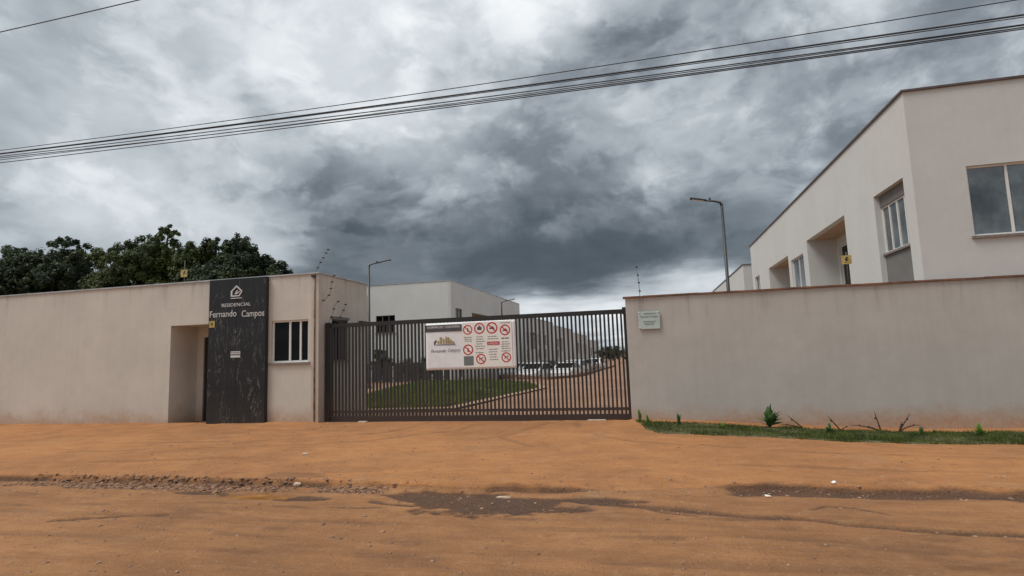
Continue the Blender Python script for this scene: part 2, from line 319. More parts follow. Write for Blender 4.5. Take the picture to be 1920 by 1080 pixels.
# ------------------------------------------------------------------ object helpers
ROOTLOC = {}
def tag(o, label=None, cat=None, group=None, kind=None):
    if label: o['label'] = label
    if cat: o['category'] = cat
    if group: o['group'] = group
    if kind: o['kind'] = kind
    return o
def thing(name, label, cat, loc=(0, 0, 0), group=None):
    o = bpy.data.objects.new(name, None); o.empty_display_size = .2; COL.objects.link(o); o.location = loc
    ROOTLOC[o] = Vector(loc); return tag(o, label, cat, group)
class MB:
    def __init__(s): s.v = []; s.f = []; s.smooth = False
    def quad(s, a, b, c, d): n = len(s.v); s.v += [a, b, c, d]; s.f.append((n, n+1, n+2, n+3))
    def box(s, x0, x1, y0, y1, z0, z1):
        n = len(s.v)
        s.v += [(x, y, z) for z in (z0, z1) for y in (y0, y1) for x in (x0, x1)]
        for f in ((0, 2, 3, 1), (4, 5, 7, 6), (0, 1, 5, 4), (2, 6, 7, 3), (0, 4, 6, 2), (1, 3, 7, 5)): s.f.append(tuple(n+i for i in f))
        return s
    def tube(s, pts, r, n=8, cap=True):
        pts = [Vector(p) for p in pts]; rs = r if isinstance(r, (list, tuple)) else [r]*len(pts); base = len(s.v)
        for i, p in enumerate(pts):
            dr = (pts[min(i+1, len(pts)-1)]-pts[max(i-1, 0)]).normalized()
            up = Vector((0, 0, 1)) if abs(dr.z) < .95 else Vector((1, 0, 0))
            a = dr.cross(up).normalized(); b = dr.cross(a)
            for k in range(n):
                th = 2*math.pi*k/n; s.v.append(tuple(p+(a*math.cos(th)+b*math.sin(th))*rs[i]))
        for i in range(len(pts)-1):
            for k in range(n):
                k2 = (k+1) % n; s.f.append((base+i*n+k, base+i*n+k2, base+(i+1)*n+k2, base+(i+1)*n+k))
        if cap:
            s.f.append(tuple(base+k for k in range(n))[::-1]); s.f.append(tuple(base+(len(pts)-1)*n+k for k in range(n)))
        s.smooth = n > 5; return s
    def wall(s, axis, c, th, u0, u1, z0, z1, holes=()):
        """wall sheet of real thickness with rectangular openings and their reveals"""
        us = sorted({u0, u1, *[h[0] for h in holes], *[h[1] for h in holes]}); zs = sorted({z0, z1, *[h[2] for h in holes], *[h[3] for h in holes]})
        us = [u for u in us if u0 <= u <= u1]; zs = [z for z in zs if z0 <= z <= z1]
        P = (lambda u, w, z: (u, c+w, z)) if axis == 'Y' else (lambda u, w, z: (c+w, u, z))
        def solid(i, j):
            if not (0 <= i < len(us)-1 and 0 <= j < len(zs)-1): return False
            um, zm = (us[i]+us[i+1])/2, (zs[j]+zs[j+1])/2
            return not any(h[0] < um < h[1] and h[2] < zm < h[3] for h in holes)
        for i in range(len(us)-1):
            for j in range(len(zs)-1):
                if not solid(i, j): continue
                a, b, e, g = us[i], us[i+1], zs[j], zs[j+1]
                s.quad(P(a, 0, e), P(b, 0, e), P(b, 0, g), P(a, 0, g)); s.quad(P(a, th, e), P(a, th, g), P(b, th, g), P(b, th, e))
                if not solid(i-1, j): s.quad(P(a, 0, e), P(a, 0, g), P(a, th, g), P(a, th, e))
                if not solid(i+1, j): s.quad(P(b, 0, e), P(b, th, e), P(b, th, g), P(b, 0, g))
                if not solid(i, j-1): s.quad(P(a, 0, e), P(a, th, e), P(b, th, e), P(b, 0, e))
                if not solid(i, j+1): s.quad(P(a, 0, g), P(b, 0, g), P(b, th, g), P(a, th, g))
        return s
    def poly(s, pts): n = len(s.v); s.v += [tuple(p) for p in pts]; s.f.append(tuple(range(n, n+len(pts)))); return s
    def prism(s, pts, ext):
        ext = Vector(ext); n = len(s.v); k = len(pts); s.v += [tuple(p) for p in pts] + [tuple(Vector(p)+ext) for p in pts]
        s.f.append(tuple(range(n, n+k))); s.f.append(tuple(range(n+k, n+2*k))[::-1])
        for i in range(k): j = (i+1) % k; s.f.append((n+i, n+j, n+k+j, n+k+i))
        return s
    def build(s, name, m, parent=None, bevel=0):
        off = Vector((0, 0, 0)); p = parent
        while p is not None:
            if p in ROOTLOC: off = ROOTLOC[p]; break
            p = p.parent
        me = bpy.data.meshes.new(name); me.from_pydata([tuple(Vector(v)-off) for v in s.v], [], s.f)
        bm = bmesh.new(); bm.from_mesh(me); bmesh.ops.remove_doubles(bm, verts=bm.verts, dist=1e-4)
        bmesh.ops.recalc_face_normals(bm, faces=bm.faces); bm.to_mesh(me); bm.free()
        me.materials.append(m)
        if s.smooth: me.shade_smooth()
        o = bpy.data.objects.new(name, me); COL.objects.link(o)
        if parent is not None: o.parent = parent
        if bevel:
            b = o.modifiers.new('bevel', 'BEVEL'); b.width = bevel; b.segments = 2; b.limit_method = 'ANGLE'
        return o
def box(name, m, parent, *a, bevel=0): return MB().box(*a).build(name, m, parent, bevel)
def np_mesh(name, V, Fc, m, parent=None, nper=4, attrs=None, smooth=False):
    me = bpy.data.meshes.new(name); V = np.asarray(V, np.float32); Fc = np.asarray(Fc, np.int32)
    me.vertices.add(len(V)); me.vertices.foreach_set('co', V.ravel())
    me.loops.add(Fc.size); me.loops.foreach_set('vertex_index', Fc.ravel())
    me.polygons.add(len(Fc)); me.polygons.foreach_set('loop_start', np.arange(0, Fc.size, nper, dtype=np.int32))
    me.update(calc_edges=True)
    if smooth: me.polygons.foreach_set('use_smooth', np.ones(len(Fc), bool))
    for k, a in (attrs or {}).items():
        at = me.attributes.new(k, 'FLOAT', 'POINT'); at.data.foreach_set('value', np.asarray(a, np.float32))
    me.materials.append(m); o = bpy.data.objects.new(name, me); COL.objects.link(o)
    if parent is not None: o.parent = parent
    return o
def copy_tree(o, parent=None):
    c = o.copy(); COL.objects.link(c); c.parent = parent
    if o in ROOTLOC: ROOTLOC[c] = ROOTLOC[o].copy()
    for ch in list(o.children): copy_tree(ch, c)
    return c
def text(name, body, parent, m, x, y, z, size, width=None, font_shear=0., ext=.002, rot=(math.pi/2, 0, 0), align='CENTER'):
    cu = bpy.data.curves.new(name, 'FONT'); cu.body = body; cu.size = size; cu.extrude = ext; cu.align_x = align; cu.shear = font_shear
    cu.materials.append(m); cu.resolution_u = 3
    o = bpy.data.objects.new(name, cu); COL.objects.link(o)
    off = ROOTLOC.get(parent, Vector((0, 0, 0))); o.parent = parent; o.location = Vector((x, y, z))-off; o.rotation_euler = rot
    bpy.context.view_layer.update(); me = bpy.data.meshes.new_from_object(o)
    xs2 = [v.co.x for v in me.vertices]; w = max(xs2)-min(xs2); lc, rt_ = o.location.copy(), o.rotation_euler.copy()
    bpy.data.objects.remove(o); o = bpy.data.objects.new(name, me); COL.objects.link(o); o.parent = parent; o.location = lc; o.rotation_euler = rt_
    if width and w: me.transform(Matrix.Diagonal((width/w, 1, 1, 1)))
    return o

# ------------------------------------------------------------------ numpy noise
def vnoise(x, y, seed=0):
    xi, yi = np.floor(x).astype(np.int64), np.floor(y).astype(np.int64); fx, fy = x-xi, y-yi
    fx, fy = fx*fx*(3-2*fx), fy*fy*(3-2*fy)
    def h(a, b):
        n = (a*374761393 + b*668265263 + seed*1442695041) & 0xffffffff
        n = ((n ^ (n >> 13))*1274126177) & 0xffffffff; n ^= n >> 16
        return (n & 0xffff)/65535.
    return (h(xi, yi)*(1-fx)+h(xi+1, yi)*fx)*(1-fy)+(h(xi, yi+1)*(1-fx)+h(xi+1, yi+1)*fx)*fy
def fbm(x, y, o=4, seed=0):
    s, a, n = 0, .5, 0
    for i in range(o): s = s+a*vnoise(x*2**i, y*2**i, seed+i*17); n += a; a *= .55
    return s/n
def sst(x, a, b): t_ = np.clip((x-a)/(b-a), 0, 1); return t_*t_*(3-2*t_)

def kerb_line(X):
    return 6.70+.32*sst(X, -.6, 1.0)+.16*(fbm(X*1.3, X*0+2., 4, 5)-.5)
def seg_d(X, Y, pts, w):
    """0..1 mask along a polyline of half-width w"""
    best = np.full(np.shape(X), 1e9)
    for (x0, y0), (x1, y1) in zip(pts, pts[1:]):
        dx, dy = x1-x0, y1-y0; tt = np.clip(((X-x0)*dx+(Y-y0)*dy)/(dx*dx+dy*dy), 0, 1)
        best = np.minimum(best, np.hypot(X-x0-tt*dx, Y-y0-tt*dy))
    return 1-sst(best, w*.45, w)
def ell(X, Y, cx, cy, rx, ry, rough=.45, seed=3):
    rr = np.sqrt(((X-cx)/rx)**2+((Y-cy)/ry)**2)+rough*(fbm(X*3.2, Y*7., 5, seed)*.65+fbm(X*9, Y*16., 4, seed+2)*.35-.5)*2
    return 1-sst(rr, .85, 1.05)
def ground_h(X, Y):
    X = np.asarray(X, float); Y = np.asarray(Y, float); k = kerb_line(X)
    right = sst(X, -.4, 4.8)
    up = sst(Y, 7., 12.6); top = .09-.20*right
    apron = .075*(1-.4*right)+up*(top-.075*(1-.4*right))
    s = sst(Y-k, -.03, .03)
    open_ = 1-.75*sst(X, -1.0, -.4)*(1-sst(X, .5, .9))     # the lip is worn away here
    h = s*apron*1.0 + (1-s)*(-.02*open_*np.exp(-((Y-k+.16)/.16)**2))
    soft = sst(Y-k, -.5, .5)*apron; wr = sst(X, -1.2, -.6)*(1-sst(X, .6, .9)); h = h*(1-wr)+soft*wr
    h = h+.030*(fbm(X*.55, Y*.8, 3, 1)-.5)+.010*(fbm(X*2.2, Y*4., 4, 9)-.5)*(1-.4*s)
    # ruts
    for pts, w, dep in RUTS: h = h-dep*seg_d(X+.05*(fbm(X*2, Y*2, 3, 2)-.5), Y+.10*(fbm(X*1.7, Y*2, 3, 4)-.5), pts, w)
    tr = fbm(X*.28, Y*5.5+.25*np.sin(X*.5), 3, 21)
    h = h+.018*(tr-.5)*(1-s)+.014*(fbm(X*.9, Y*13+.4*np.sin(X*.8), 3, 22)-.5)*(1-s)+.010*(fbm(X*7, Y*9, 3, 23)-.5)
    h = h+.05*np.exp(-((12.58-Y)/.13)**2)*fbm(X*2.5, Y*6, 4, 88)*(1-sst(X, -8.0, -7.9)*(1-sst(X, -.55, -.45)))
    h = h-.012*track_mask(X, Y)*(.7+.6*vnoise(X*16, Y*16, 5))
    p = ell(X, Y, -4.74, 6.20, .5, .14, .55, 8)
    h = h-.034*p
    rub = rubble_mask(X, Y); h = h+rub*.035*(fbm(X*14, Y*16, 3, 31)-.45)
    asp = asphalt_mask(X, Y); h = h+asp*(.030*(fbm(X*9, Y*9, 3, 41)-.55)-.016)
    near = np.exp(-((Y-k)/.22)**2)*(1-wr*.6); h = h+near*.028*(fbm(X*6, Y*14, 4, 77)-.5)
    return h
RUTS = [([(-.8, 6.33), (.1, 6.12), (.75, 5.97), (1.2, 5.93)], .11, .024), ([(1.25, 5.93), (1.6, 5.80), (2.3, 5.68), (5, 5.4), (9, 5.2)], .095, .028),
        ([(-.2, 6.18), (0., 6.0), (.35, 5.9)], .03, .01),
        ([(1.45, 6.25), (1.6, 6.38), (1.85, 6.36), (2.05, 6.18)], .03, .012), ([(-6.3, 5.0), (-5.7, 5.15), (-5.2, 5.35)], .06, .015),
        ([(-3.15, 6.1), (-2.95, 5.98), (-2.6, 5.93)], .06, .015), ([(-3.5, 5.8), (-2.9, 5.82)], .03, .01)]
TRACKS = [([(-2.2, 12.4), (-2.6, 10.6), (-3.9, 9.2), (-6.2, 8.2), (-9.5, 7.6)], .11), ([(-3.6, 12.4), (-3.9, 11.2), (-5.2, 9.9), (-7.4, 9.1), (-10.5, 8.6)], .11),
          ([(-2.9, 12.4), (-2.8, 10.4), (-1.6, 8.9), (.8, 8.1), (4.5, 7.8)], .10), ([(-1.6, 12.4), (-1.4, 11.0), (-.3, 9.8), (2., 9.2), (6, 8.9)], .10),
          ([(-5.0, 12.4), (-5.3, 11.0), (-6.8, 10.1), (-9.0, 9.7), (-12, 9.5)], .10), ([(-12, 4.45), (-6, 4.6), (-2, 4.5), (2, 4.7), (8, 4.6)], .10), ([(-12, 5.35), (-5, 5.25), (0, 5.4), (3, 5.15), (8, 5.0)], .08)]
def track_mask(X, Y):
    r = np.zeros(np.shape(X))
    for i, (pts, w) in enumerate(TRACKS):
        d_ = seg_d(X+.10*(fbm(X*1.2, Y*1.2, 3, 62+i)-.5), Y+.16*(fbm(X*.8, Y*.8, 3, 72+i)-.5), pts, w)
        r = np.maximum(r, d_*sst(fbm(X*.9, Y*.9, 3, 82+i), .30, .55))
    return r
def rubble_mask(X, Y):
    k = kerb_line(X)
    a = sst(X, -9.5, -7.4)*(1-sst(X, -5.0, -4.2))*sst(Y-k, -.42, -.22)*(1-sst(Y-k, -.02, .08))
    b = sst(X, -4.2, -4.0)*(1-sst(X, -3.4, -3.1))*sst(Y-k, -.36, -.2)*(1-sst(Y-k, -.06, .05))
    return np.clip((a+b)*(.6+.9*fbm(X*4, Y*6, 3, 51)), 0, 1)
def asphalt_mask(X, Y):
    m_ = np.maximum.reduce([ell(X, Y, -2.45, 6.40, .85, .26, .7, 3), ell(X, Y, -1.75, 6.10, 1.0, .42, .75, 4), ell(X, Y, -.85, 6.36, .8, .09, .35, 6),
                            ell(X, Y, -1.25, 5.93, .45, .10, .4, 12), ell(X, Y, -4.3, 6.12, .62, .13, .3, 13), ell(X, Y, -5.6, 6.27, .45, .09, .4, 14)])
    return m_
def dark_mask(X, Y):
    k = kerb_line(X)
    gut = sst(X+.2*(fbm(X*3, Y*9, 3, 65)-.5), .72, .8)*sst(Y-k+.12*(fbm(X*1.2, X*0, 3, 66)-.5), -.27, -.235)*(1-sst(Y-k+.05*(fbm(X*1.6, X*0, 3, 67)-.5), -.01, .02))*(.95+.4*(fbm(X*3, Y*8, 3, 61)-.5))
    lip = (1-sst(np.abs(Y-k+.02), .012, .035))*1.0*sst(fbm(X*1.8, Y*0, 3, 71), .35, .6)*(1-sst(X, -.9, -.5)*(1-sst(X, .5, .9)))
    r = 0
    for pts, w, dep in RUTS: r = np.maximum(r, .95*seg_d(X+.05*(fbm(X*2, Y*2, 3, 2)-.5), Y+.10*(fbm(X*1.7, Y*2, 3, 4)-.5), pts, w)*(.6+.6*fbm(X*5, Y*9, 3, 81)))
    spill = ell(X, Y, -4.75, 6.98, .55, .17, .6, 17)*.42+ell(X, Y, -4.2, 7.4, .5, .22, .7, 18)*.22
    spots = sst(fbm(X*1.4, Y*5., 4, 91), .66, .74)*.35*(1-sst(Y, 5.8, 6.4))
    return np.clip(np.maximum.reduce([asphalt_mask(X, Y)*.95, gut*.95, lip, r*np.ones_like(X), spill, rubble_mask(X, Y)*.45, .9*np.clip(rubble_mask(X, Y)*1.6, 0, 1)*(1-sst(np.abs(fbm(X*3.5, Y*11, 4, 55)-.5), .012, .045)), track_mask(X, Y)*.30, spots, .45*ell(X, Y, -3.95, 5.75, .28, .05, .2, 5), .3*ell(X, Y, -3.6, 5.0, .12, .05, .2, 6)]), 0, 1)
def wet_mask(X, Y):
    return np.clip(np.maximum.reduce([.55*asphalt_mask(X, Y)*sst(fbm(X*2, Y*3, 3, 33), .35, .6), ell(X, Y, -4.72, 6.20, .56, .11, .25, 8)*.8,
                    .45*sst(X, .72, .9)*sst(Y-kerb_line(X), -.28, -.2)*(1-sst(Y-kerb_line(X), -.06, .0))]), 0, 1)
def gridmesh(name, xs, ys, m, curved=None, attrs=True):
    X, Y = np.meshgrid(xs, ys)
    if curved == 'kerb_hi':      # last row follows the kerb line
        tY = (Y-ys[0])/(ys[-1]-ys[0]); k = kerb_line(X)+.0; Y = ys[0]+tY*(k-ys[0])
    if curved == 'kerb_lo':
        tY = (Y-ys[0])/(ys[-1]-ys[0]); k = kerb_line(X); Y = k+tY*(ys[-1]-k)
    Z = ground_h(X, Y); nx, ny = len(xs), len(ys)
    V = np.stack([X, Y, Z], -1).reshape(-1, 3); i = np.arange((ny-1)*(nx-1)); r_, c0 = i//(nx-1), i % (nx-1); a = r_*nx+c0
    Fc = np.stack([a, a+1, a+nx+1, a+nx], -1)
    at = {'dark': dark_mask(X, Y).ravel(), 'wet': wet_mask(X, Y).ravel()} if attrs else None
    o = np_mesh(name, V, Fc, m, attrs=at, smooth=True); tag(o, kind='structure'); return o
xs = np.concatenate([np.arange(-26, -9, .09), np.arange(-9, 5, .028), np.arange(5, 16, .09)])
gridmesh('road', xs, np.concatenate([np.linspace(1.2, 5.2, 90), np.linspace(5.2, 6.75, 72)[1:]]), M_soil, 'kerb_hi')
gridmesh('pavement', xs, np.concatenate([np.linspace(6.7, 7.6, 36), np.linspace(7.6, 12.7, 100)[1:]]), M_soilp, 'kerb_lo')
def sheet(name, x0, x1, y0, y1, z, m): o = MB().poly([(x0, y0, z), (x1, y0, z), (x1, y1, z), (x0, y1, z)]).build(name, m); return tag(o, kind='structure')
# the yard behind the gate; the car park lies lower than the lane
def yard_z(X, Y): return (-.60*sst(Y, 34, 43)-.45*sst(Y, 55, 90))*(1-sst(X, -5.6, -3.8))
X, Y = np.meshgrid(np.linspace(-45, 30, 220), np.linspace(12.7, 160, 300)); Z = yard_z(X, Y)+.05*(1-sst(Y, 12.7, 16.))+.05*(fbm(X*.5, Y*.5, 3, 3)-.5)*sst(Y, 13, 16)
Z[:1, :] = ground_h(X[:1], Y[:1]); V = np.stack([X, Y, Z], -1).reshape(-1, 3); nx, ny = X.shape[1], X.shape[0]; i = np.arange((ny-1)*(nx-1)); a = (i//(nx-1))*nx+i % (nx-1)
tag(np_mesh('yard', V, np.stack([a, a+1, a+nx+1, a+nx], -1), M_yard, smooth=True), kind='structure')
# land beyond
sheet('ground', -3000, 3000, -3000, 3000, -1.3, M_yard)
def gz(x, y): return float(ground_h(np.array([x]), np.array([y]))[0])

# puddle: a level sheet of water, its shore is where it meets the soil
wz = gz(-4.74, 6.19)+.027
M_water = mat('muddy_water', (.33, .150, .040), .10, .25, 5., spec=.25)
tag(MB().poly([(-4.74+.62*math.cos(2*math.pi*k/32), 6.20+.20*math.sin(2*math.pi*k/32), wz) for k in range(32)]).build('puddle', M_water), kind='structure')

# rubble along the broken kerb
def rocks(n, fx, smin, smax):
    ico = [(0, 0, -1), (.72, -.53, -.45), (-.28, -.85, -.45), (-.89, 0, -.45), (-.28, .85, -.45), (.72, .53, -.45), (.28, -.85, .45), (-.72, -.53, .45), (-.72, .53, .45), (.28, .85, .45), (.89, 0, .45), (0, 0, 1)]
    icf = [(0, 1, 2), (1, 0, 5), (0, 2, 3), (0, 3, 4), (0, 4, 5), (1, 5, 10), (2, 1, 6), (3, 2, 7), (4, 3, 8), (5, 4, 9), (1, 10, 6), (2, 6, 7), (3, 7, 8), (4, 8, 9), (5, 9, 10), (6, 10, 11), (7, 6, 11), (8, 7, 11), (9, 8, 11), (10, 9, 11)]
    ico = np.array(ico); icf = np.array(icf); Vs, Fs = [], []
    P_ = fx(n)
    for j, (x, y) in enumerate(P_):
        s = smin*(smax/smin)**(rng.random()**2.6); v = ico*(1+rng.normal(0, .16, (12, 1)))*np.array([s*rng.uniform(.8, 1.5), s*rng.uniform(.6, 1.1), s*rng.uniform(.3, .65)])
        th = rng.random()*6.28; c, sn = math.cos(th), math.sin(th); v = v@np.array([[c, -sn, 0], [sn, c, 0], [0, 0, 1]])
        Vs.append(v+np.array([x, y, 0])); Fs.append(icf+12*j)
    V = np.concatenate(Vs); P_ = np.array(P_); g = ground_h(P_[:, 0], P_[:, 1]); V[:, 2] += np.repeat(g, 12)
    return V, np.concatenate(Fs)
def rub_pts(n):
    out = []
    while len(out) < n:
        X = rng.uniform(-9.5, -3.1, 4000); Y = kerb_line(X)+rng.uniform(-.45, .1, 4000); k = rubble_mask(X, Y) > rng.random(4000)*1.1
        out += list(zip(X[k], Y[k]))
    return out[:n]
V, Fc = rocks(3600, rub_pts, .005, .042)
tag(np_mesh('rubble', V, Fc, M_stone, nper=3), 'broken kerb rubble and clods strewn along the road edge', 'rubble', kind='stuff')
def grav_pts(n):
    out = []
    while len(out) < n:
        X = rng.uniform(-9, 6, 4000); Y = rng.uniform(3.2, 12.2, 4000)
        p = .10-.06*asphalt_mask(X, Y)+.20*dark_mask(X, Y)+.25*(np.abs(Y-kerb_line(X)) < .3); k = p*fbm(X*1.5, Y*1.5, 3, 6) > rng.random(4000)*.5
        out += list(zip(X[k], Y[k]))
    return out[:n]
V, Fc = rocks(7500, grav_pts, .003, .024)
tag(np_mesh('gravel', V, Fc, mat('gravel_grit', (.42, .27, .18), .95, col2=(.17, .095, .065), vscale=14.), nper=3), 'loose reddish grit scattered over road and pavement', 'gravel', kind='stuff')
def stone(name, x, y, sx, sy, sz, m, label, cat, seed):
    r_ = random.Random(seed); bm = bmesh.new(); bmesh.ops.create_icosphere(bm, subdivisions=2, radius=1)
    for v in bm.verts:
        f = 1+r_.uniform(-.14, .14); v.co = Vector((v.co.x*sx*f, v.co.y*sy*f, v.co.z*sz*f))
    me = bpy.data.meshes.new(name); bm.to_mesh(me); bm.free(); me.materials.append(m)
    o = bpy.data.objects.new(name, me); COL.objects.link(o); o.location = (x, y, gz(x, y)+sz*.55); tag(o, label, cat)
stone('stone', -4.52, 6.70, .055, .035, .025, M_pale, 'pale flat stone on the broken kerb behind the ochre puddle', 'stone', 1)
stone('stone', -5.55, 8.45, .055, .04, .02, M_pale, 'pale stone lying alone on the orange pavement at left', 'stone', 2)
stone('stone', -1.72, 6.52, .10, .03, .016, M_pale, 'pale long stone on the dark patch below the gate middle', 'stone', 3)
def scrap(x, y, s, label, seed):
    r_ = random.Random(seed); g = gz(x, y); b = MB(); n = 7
    top = [(x+s*(1+r_.uniform(-.3, .3))*math.cos(6.283*k/n), y+.6*s*math.sin(6.283*k/n), g+.012+r_.uniform(0, .02)) for k in range(n)]
    b.prism(top, (.004, .0, .006)); tag(b.build('litter', M_litter), label, 'litter')
scrap(1.13, 6.67, .03, 'white scrap of litter in the brown gutter, nearest the gate', 4)
scrap(1.87, 7.06, .025, 'white scrap of litter on the upper edge of the brown gutter', 5)

# concrete runner under the gate
b = MB(); b.box(-7.9, -.47, 12.72, 13.12, -.05, .062); tag(b.build('gate_track', M_conc), kind='structure')

# ------------------------------------------------------------------ shared builders
def window(parent, axis, c, out, u0, u1, z0, z1, muls=1, fr=.04, depth=.05, glass=None, sill=True, frm=None, mulpos=None, sillm=None, inset=.06):
    """window filling an opening; axis plane at c, outward direction sign 'out' (-1 or 1) along the axis"""
    glass = glass or M_glass; frm = frm or M_white
    s = -out; a = c+s*inset; b_ = c+s*(inset+depth)
    lo, hi = min(a, b_), max(a, b_)
    def bx(mb, ua, ub, za, zb, w0=lo, w1=hi):
        if axis == 'Y': mb.box(ua, ub, w0, w1, za, zb)
        else: mb.box(w0, w1, ua, ub, za, zb)
    win = MB(); bx(win, u0, u0+fr, z0, z1); bx(win, u1-fr, u1, z0, z1); bx(win, u0+fr, u1-fr, z0, z0+fr); bx(win, u0+fr, u1-fr, z1-fr, z1)
    w = win.build('window', frm, parent)
    ps = mulpos or [u0+(u1-u0)*(k+1)/(muls+1) for k in range(muls)]
    edges = [u0+fr]
    for p in ps:
        mm = MB(); bx(mm, p-fr*.55, p+fr*.55, z0+fr, z1-fr, lo-.004 if out < 0 else lo, hi if out < 0 else hi+.004); mm.build('mullion', frm, w); edges += [p-fr*.55, p+fr*.55]
    edges.append(u1-fr)
    for k in range(0, len(edges), 2):
        g = MB(); mid = (lo+hi)/2+.006*((k//2) % 2); bx(g, edges[k], edges[k+1], z0+fr, z1-fr, mid-.003, mid+.003); g.build('pane', glass, w)
    if sill:
        sm = MB(); f0 = c+out*.05; bx(sm, u0-.05, u1+.05, z0-.05, z0-.002, min(f0, hi if out < 0 else lo), max(f0, hi if out < 0 else lo)); sm.build('sill', sillm or M_sill, w)
    return w

# ------------------------------------------------------------------ guardhouse
YF, YG = 12.60, 12.90
GX0, GX1, GZ = -24., -7.94, 3.76
g = thing('guardhouse', 'low beige guardhouse with dark sign panel and doorway beside the gate', 'guardhouse', (-11, 13.8, 0))
DX0, DX1, DZ = -12.33, -11.05, 2.64
WX0, WX1, WZ0, WZ1 = -9.27, -8.22, 1.57, 2.63
b = MB(); b.wall('Y', YF, .2, GX0, GX1-.2, -.1, GZ, [(DX0, DX1, -.2, DZ), (WX0, WX1, WZ0, WZ1)]); b.build('front_wall', M_front, g)
M_pil = wall_mat('stained_pilaster', (.56, .51, .455), dirt_z=.2, dirt_h=1.0, dirt=.45, drip_top=3.78, seed=5.)
b = MB(); b.wall('X', GX1, -.2, YF, 15.1, -.1, GZ, [(13.21, 14.02, 1.57, 2.65)]); b.build('side_wall', M_pil, g)
b = MB(); b.wall('Y', 14.9, .2, GX0, GX1-.2, -.1, GZ); b.wall('X', GX0, .2, YF+.2, 14.9, -.1, GZ); b.build('rear_wall', M_front, g)
box('roof', M_conc, g, GX0+.2, GX1-.2, YF+.2, 14.9, GZ-.25, GZ-.1)
b = MB(); b.box(GX0-.02, -8.06, YF-.03, YF+.23, GZ, GZ+.035); b.box(-8.06, GX1+.03, YF-.03, 15.12, GZ, GZ+.035); b.build('parapet_cap', M_cap, g)
# recess
b = MB(); b.wall('X', DX0, -.12, YF+.2, 13.6, -.1, DZ+.15); b.wall('Y', 13.53, .12, DX0, -11.0, -.1, DZ+.15, [(-12.12, -11.2, -.2, 2.35)]); b.build('recess_wall', M_front, g)
box('recess_ceiling', M_front, g, DX0, -10.9, YF+.2, 13.53, DZ, DZ+.12)
box('recess_return', M_front, g, -11.04, -10.9, YF+.2, 13.53, -.1, DZ-.002)
dr = box('door', mat('black_door', (.018, .015, .014), .5), g, -12.10, -11.22, 13.56, 13.60, .06, 2.34)
box('handle', M_rim, dr, -11.34, -11.30, 13.50, 13.555, 1.0, 1.14)
# sign panel of tiles
pn = box('sign_panel', mat('panel_backing', (.03, .027, .025), .8), g, -11.055, -9.36, YF-.10, YF-.001, .02, GZ+.005)
zs = [.04, .97, 1.90, 2.83, GZ+.0]; xs_ = [-11.055, -9.36]
for i in range(4):
    for (xa, xb) in ((-11.055, -10.21), (-10.205, -9.36)):
        box('tile', M_clad, pn, xa+.001, xb-.001, YF-.114-random.uniform(0, .001), YF-.101, zs[i]+.002, zs[i+1]-.002)
YS = YF-.118
def ring2d(mb, pts, w, y, th):
    """closed band following pts (x,z) drawn at depth y"""
    n = len(pts)
    cx = sum(p[0] for p in pts)/n; cz = sum(p[1] for p in pts)/n
    for i in range(n):
        p, q_ = pts[i], pts[(i+1) % n]; sc = lambda a: (cx+(a[0]-cx)*(1-w), cz+(a[1]-cz)*(1-w))
        pi, qi = sc(p), sc(q_)
        mb.prism([(p[0], y, p[1]), (q_[0], y, q_[1]), (qi[0], y, qi[1]), (pi[0], y, pi[1])], (0, -th, 0))
lb = MB(); lx, lz = -10.225, 3.41
ring2d(lb, [(lx-.17, lz-.11), (lx-.17, lz+.03), (lx, lz+.18), (lx+.17, lz+.03), (lx+.17, lz-.0), (lx+.09, lz-.11)], .26, YS, .012)
lb.prism([(lx-.06, YS, lz-.05), (lx+.01, YS, lz+.05), (lx+.05, YS, lz+.05), (lx-.02, YS, lz-.05)], (0, -.012, 0))
lb.prism([(lx+.0, YS, lz-.06), (lx+.10, YS, lz+.0), (lx+.10, YS, lz+.03), (lx+.0, YS, lz-.03)], (0, -.012, 0))
lb.box(lx-.17, lx+.16, YS-.012, YS, lz-.165, lz-.145); lb.build('logo', M_letter, g)
text('lettering', 'RESIDENCIAL', g, M_letter, -10.235, YS, 3.045, .125, width=.86, ext=.006)
text('lettering', 'Fernando', g, M_letter, -10.62, YS, 2.79, .235, width=.80, ext=.006)
text('lettering', 'Campos', g, M_letter, -9.73, YS, 2.765, .235, width=.66, ext=.006)
# window
wn = window(g, 'Y', YF, -1, WX0, WX1, WZ0, WZ1, fr=.045, mulpos=[WX0+.50, WX0+.80], inset=.05)
# side window and fittings
window(g, 'X', GX1, 1, 13.21, 14.02, 1.57, 2.65, muls=1, frm=M_dark, inset=.03)
box('lintel_trim', M_gray, g, GX1, GX1+.02, 13.15, 14.08, 2.66, 2.72)
box('wall_lamp', M_lamp, g, GX1, GX1+.12, 14.62, 14.93, 2.56, 2.66)
# added brown tube standing in for the dark, stained groove at the corner
b = MB(); b.tube([(-8.045, YF-.008, .02), (-8.045, YF-.008, 3.2), (-8.045, YF-.008, GZ)], .020, 8); b.build('groove_stand_in', mat('stained_groove_brown', (.25, .18, .135), .9, .4, 5.), g)
b = MB(); b.box(-8.12, -8.02, YF-.05, YF-.001, GZ-.09, GZ-.03); b.build('cable_box', M_insul, g)

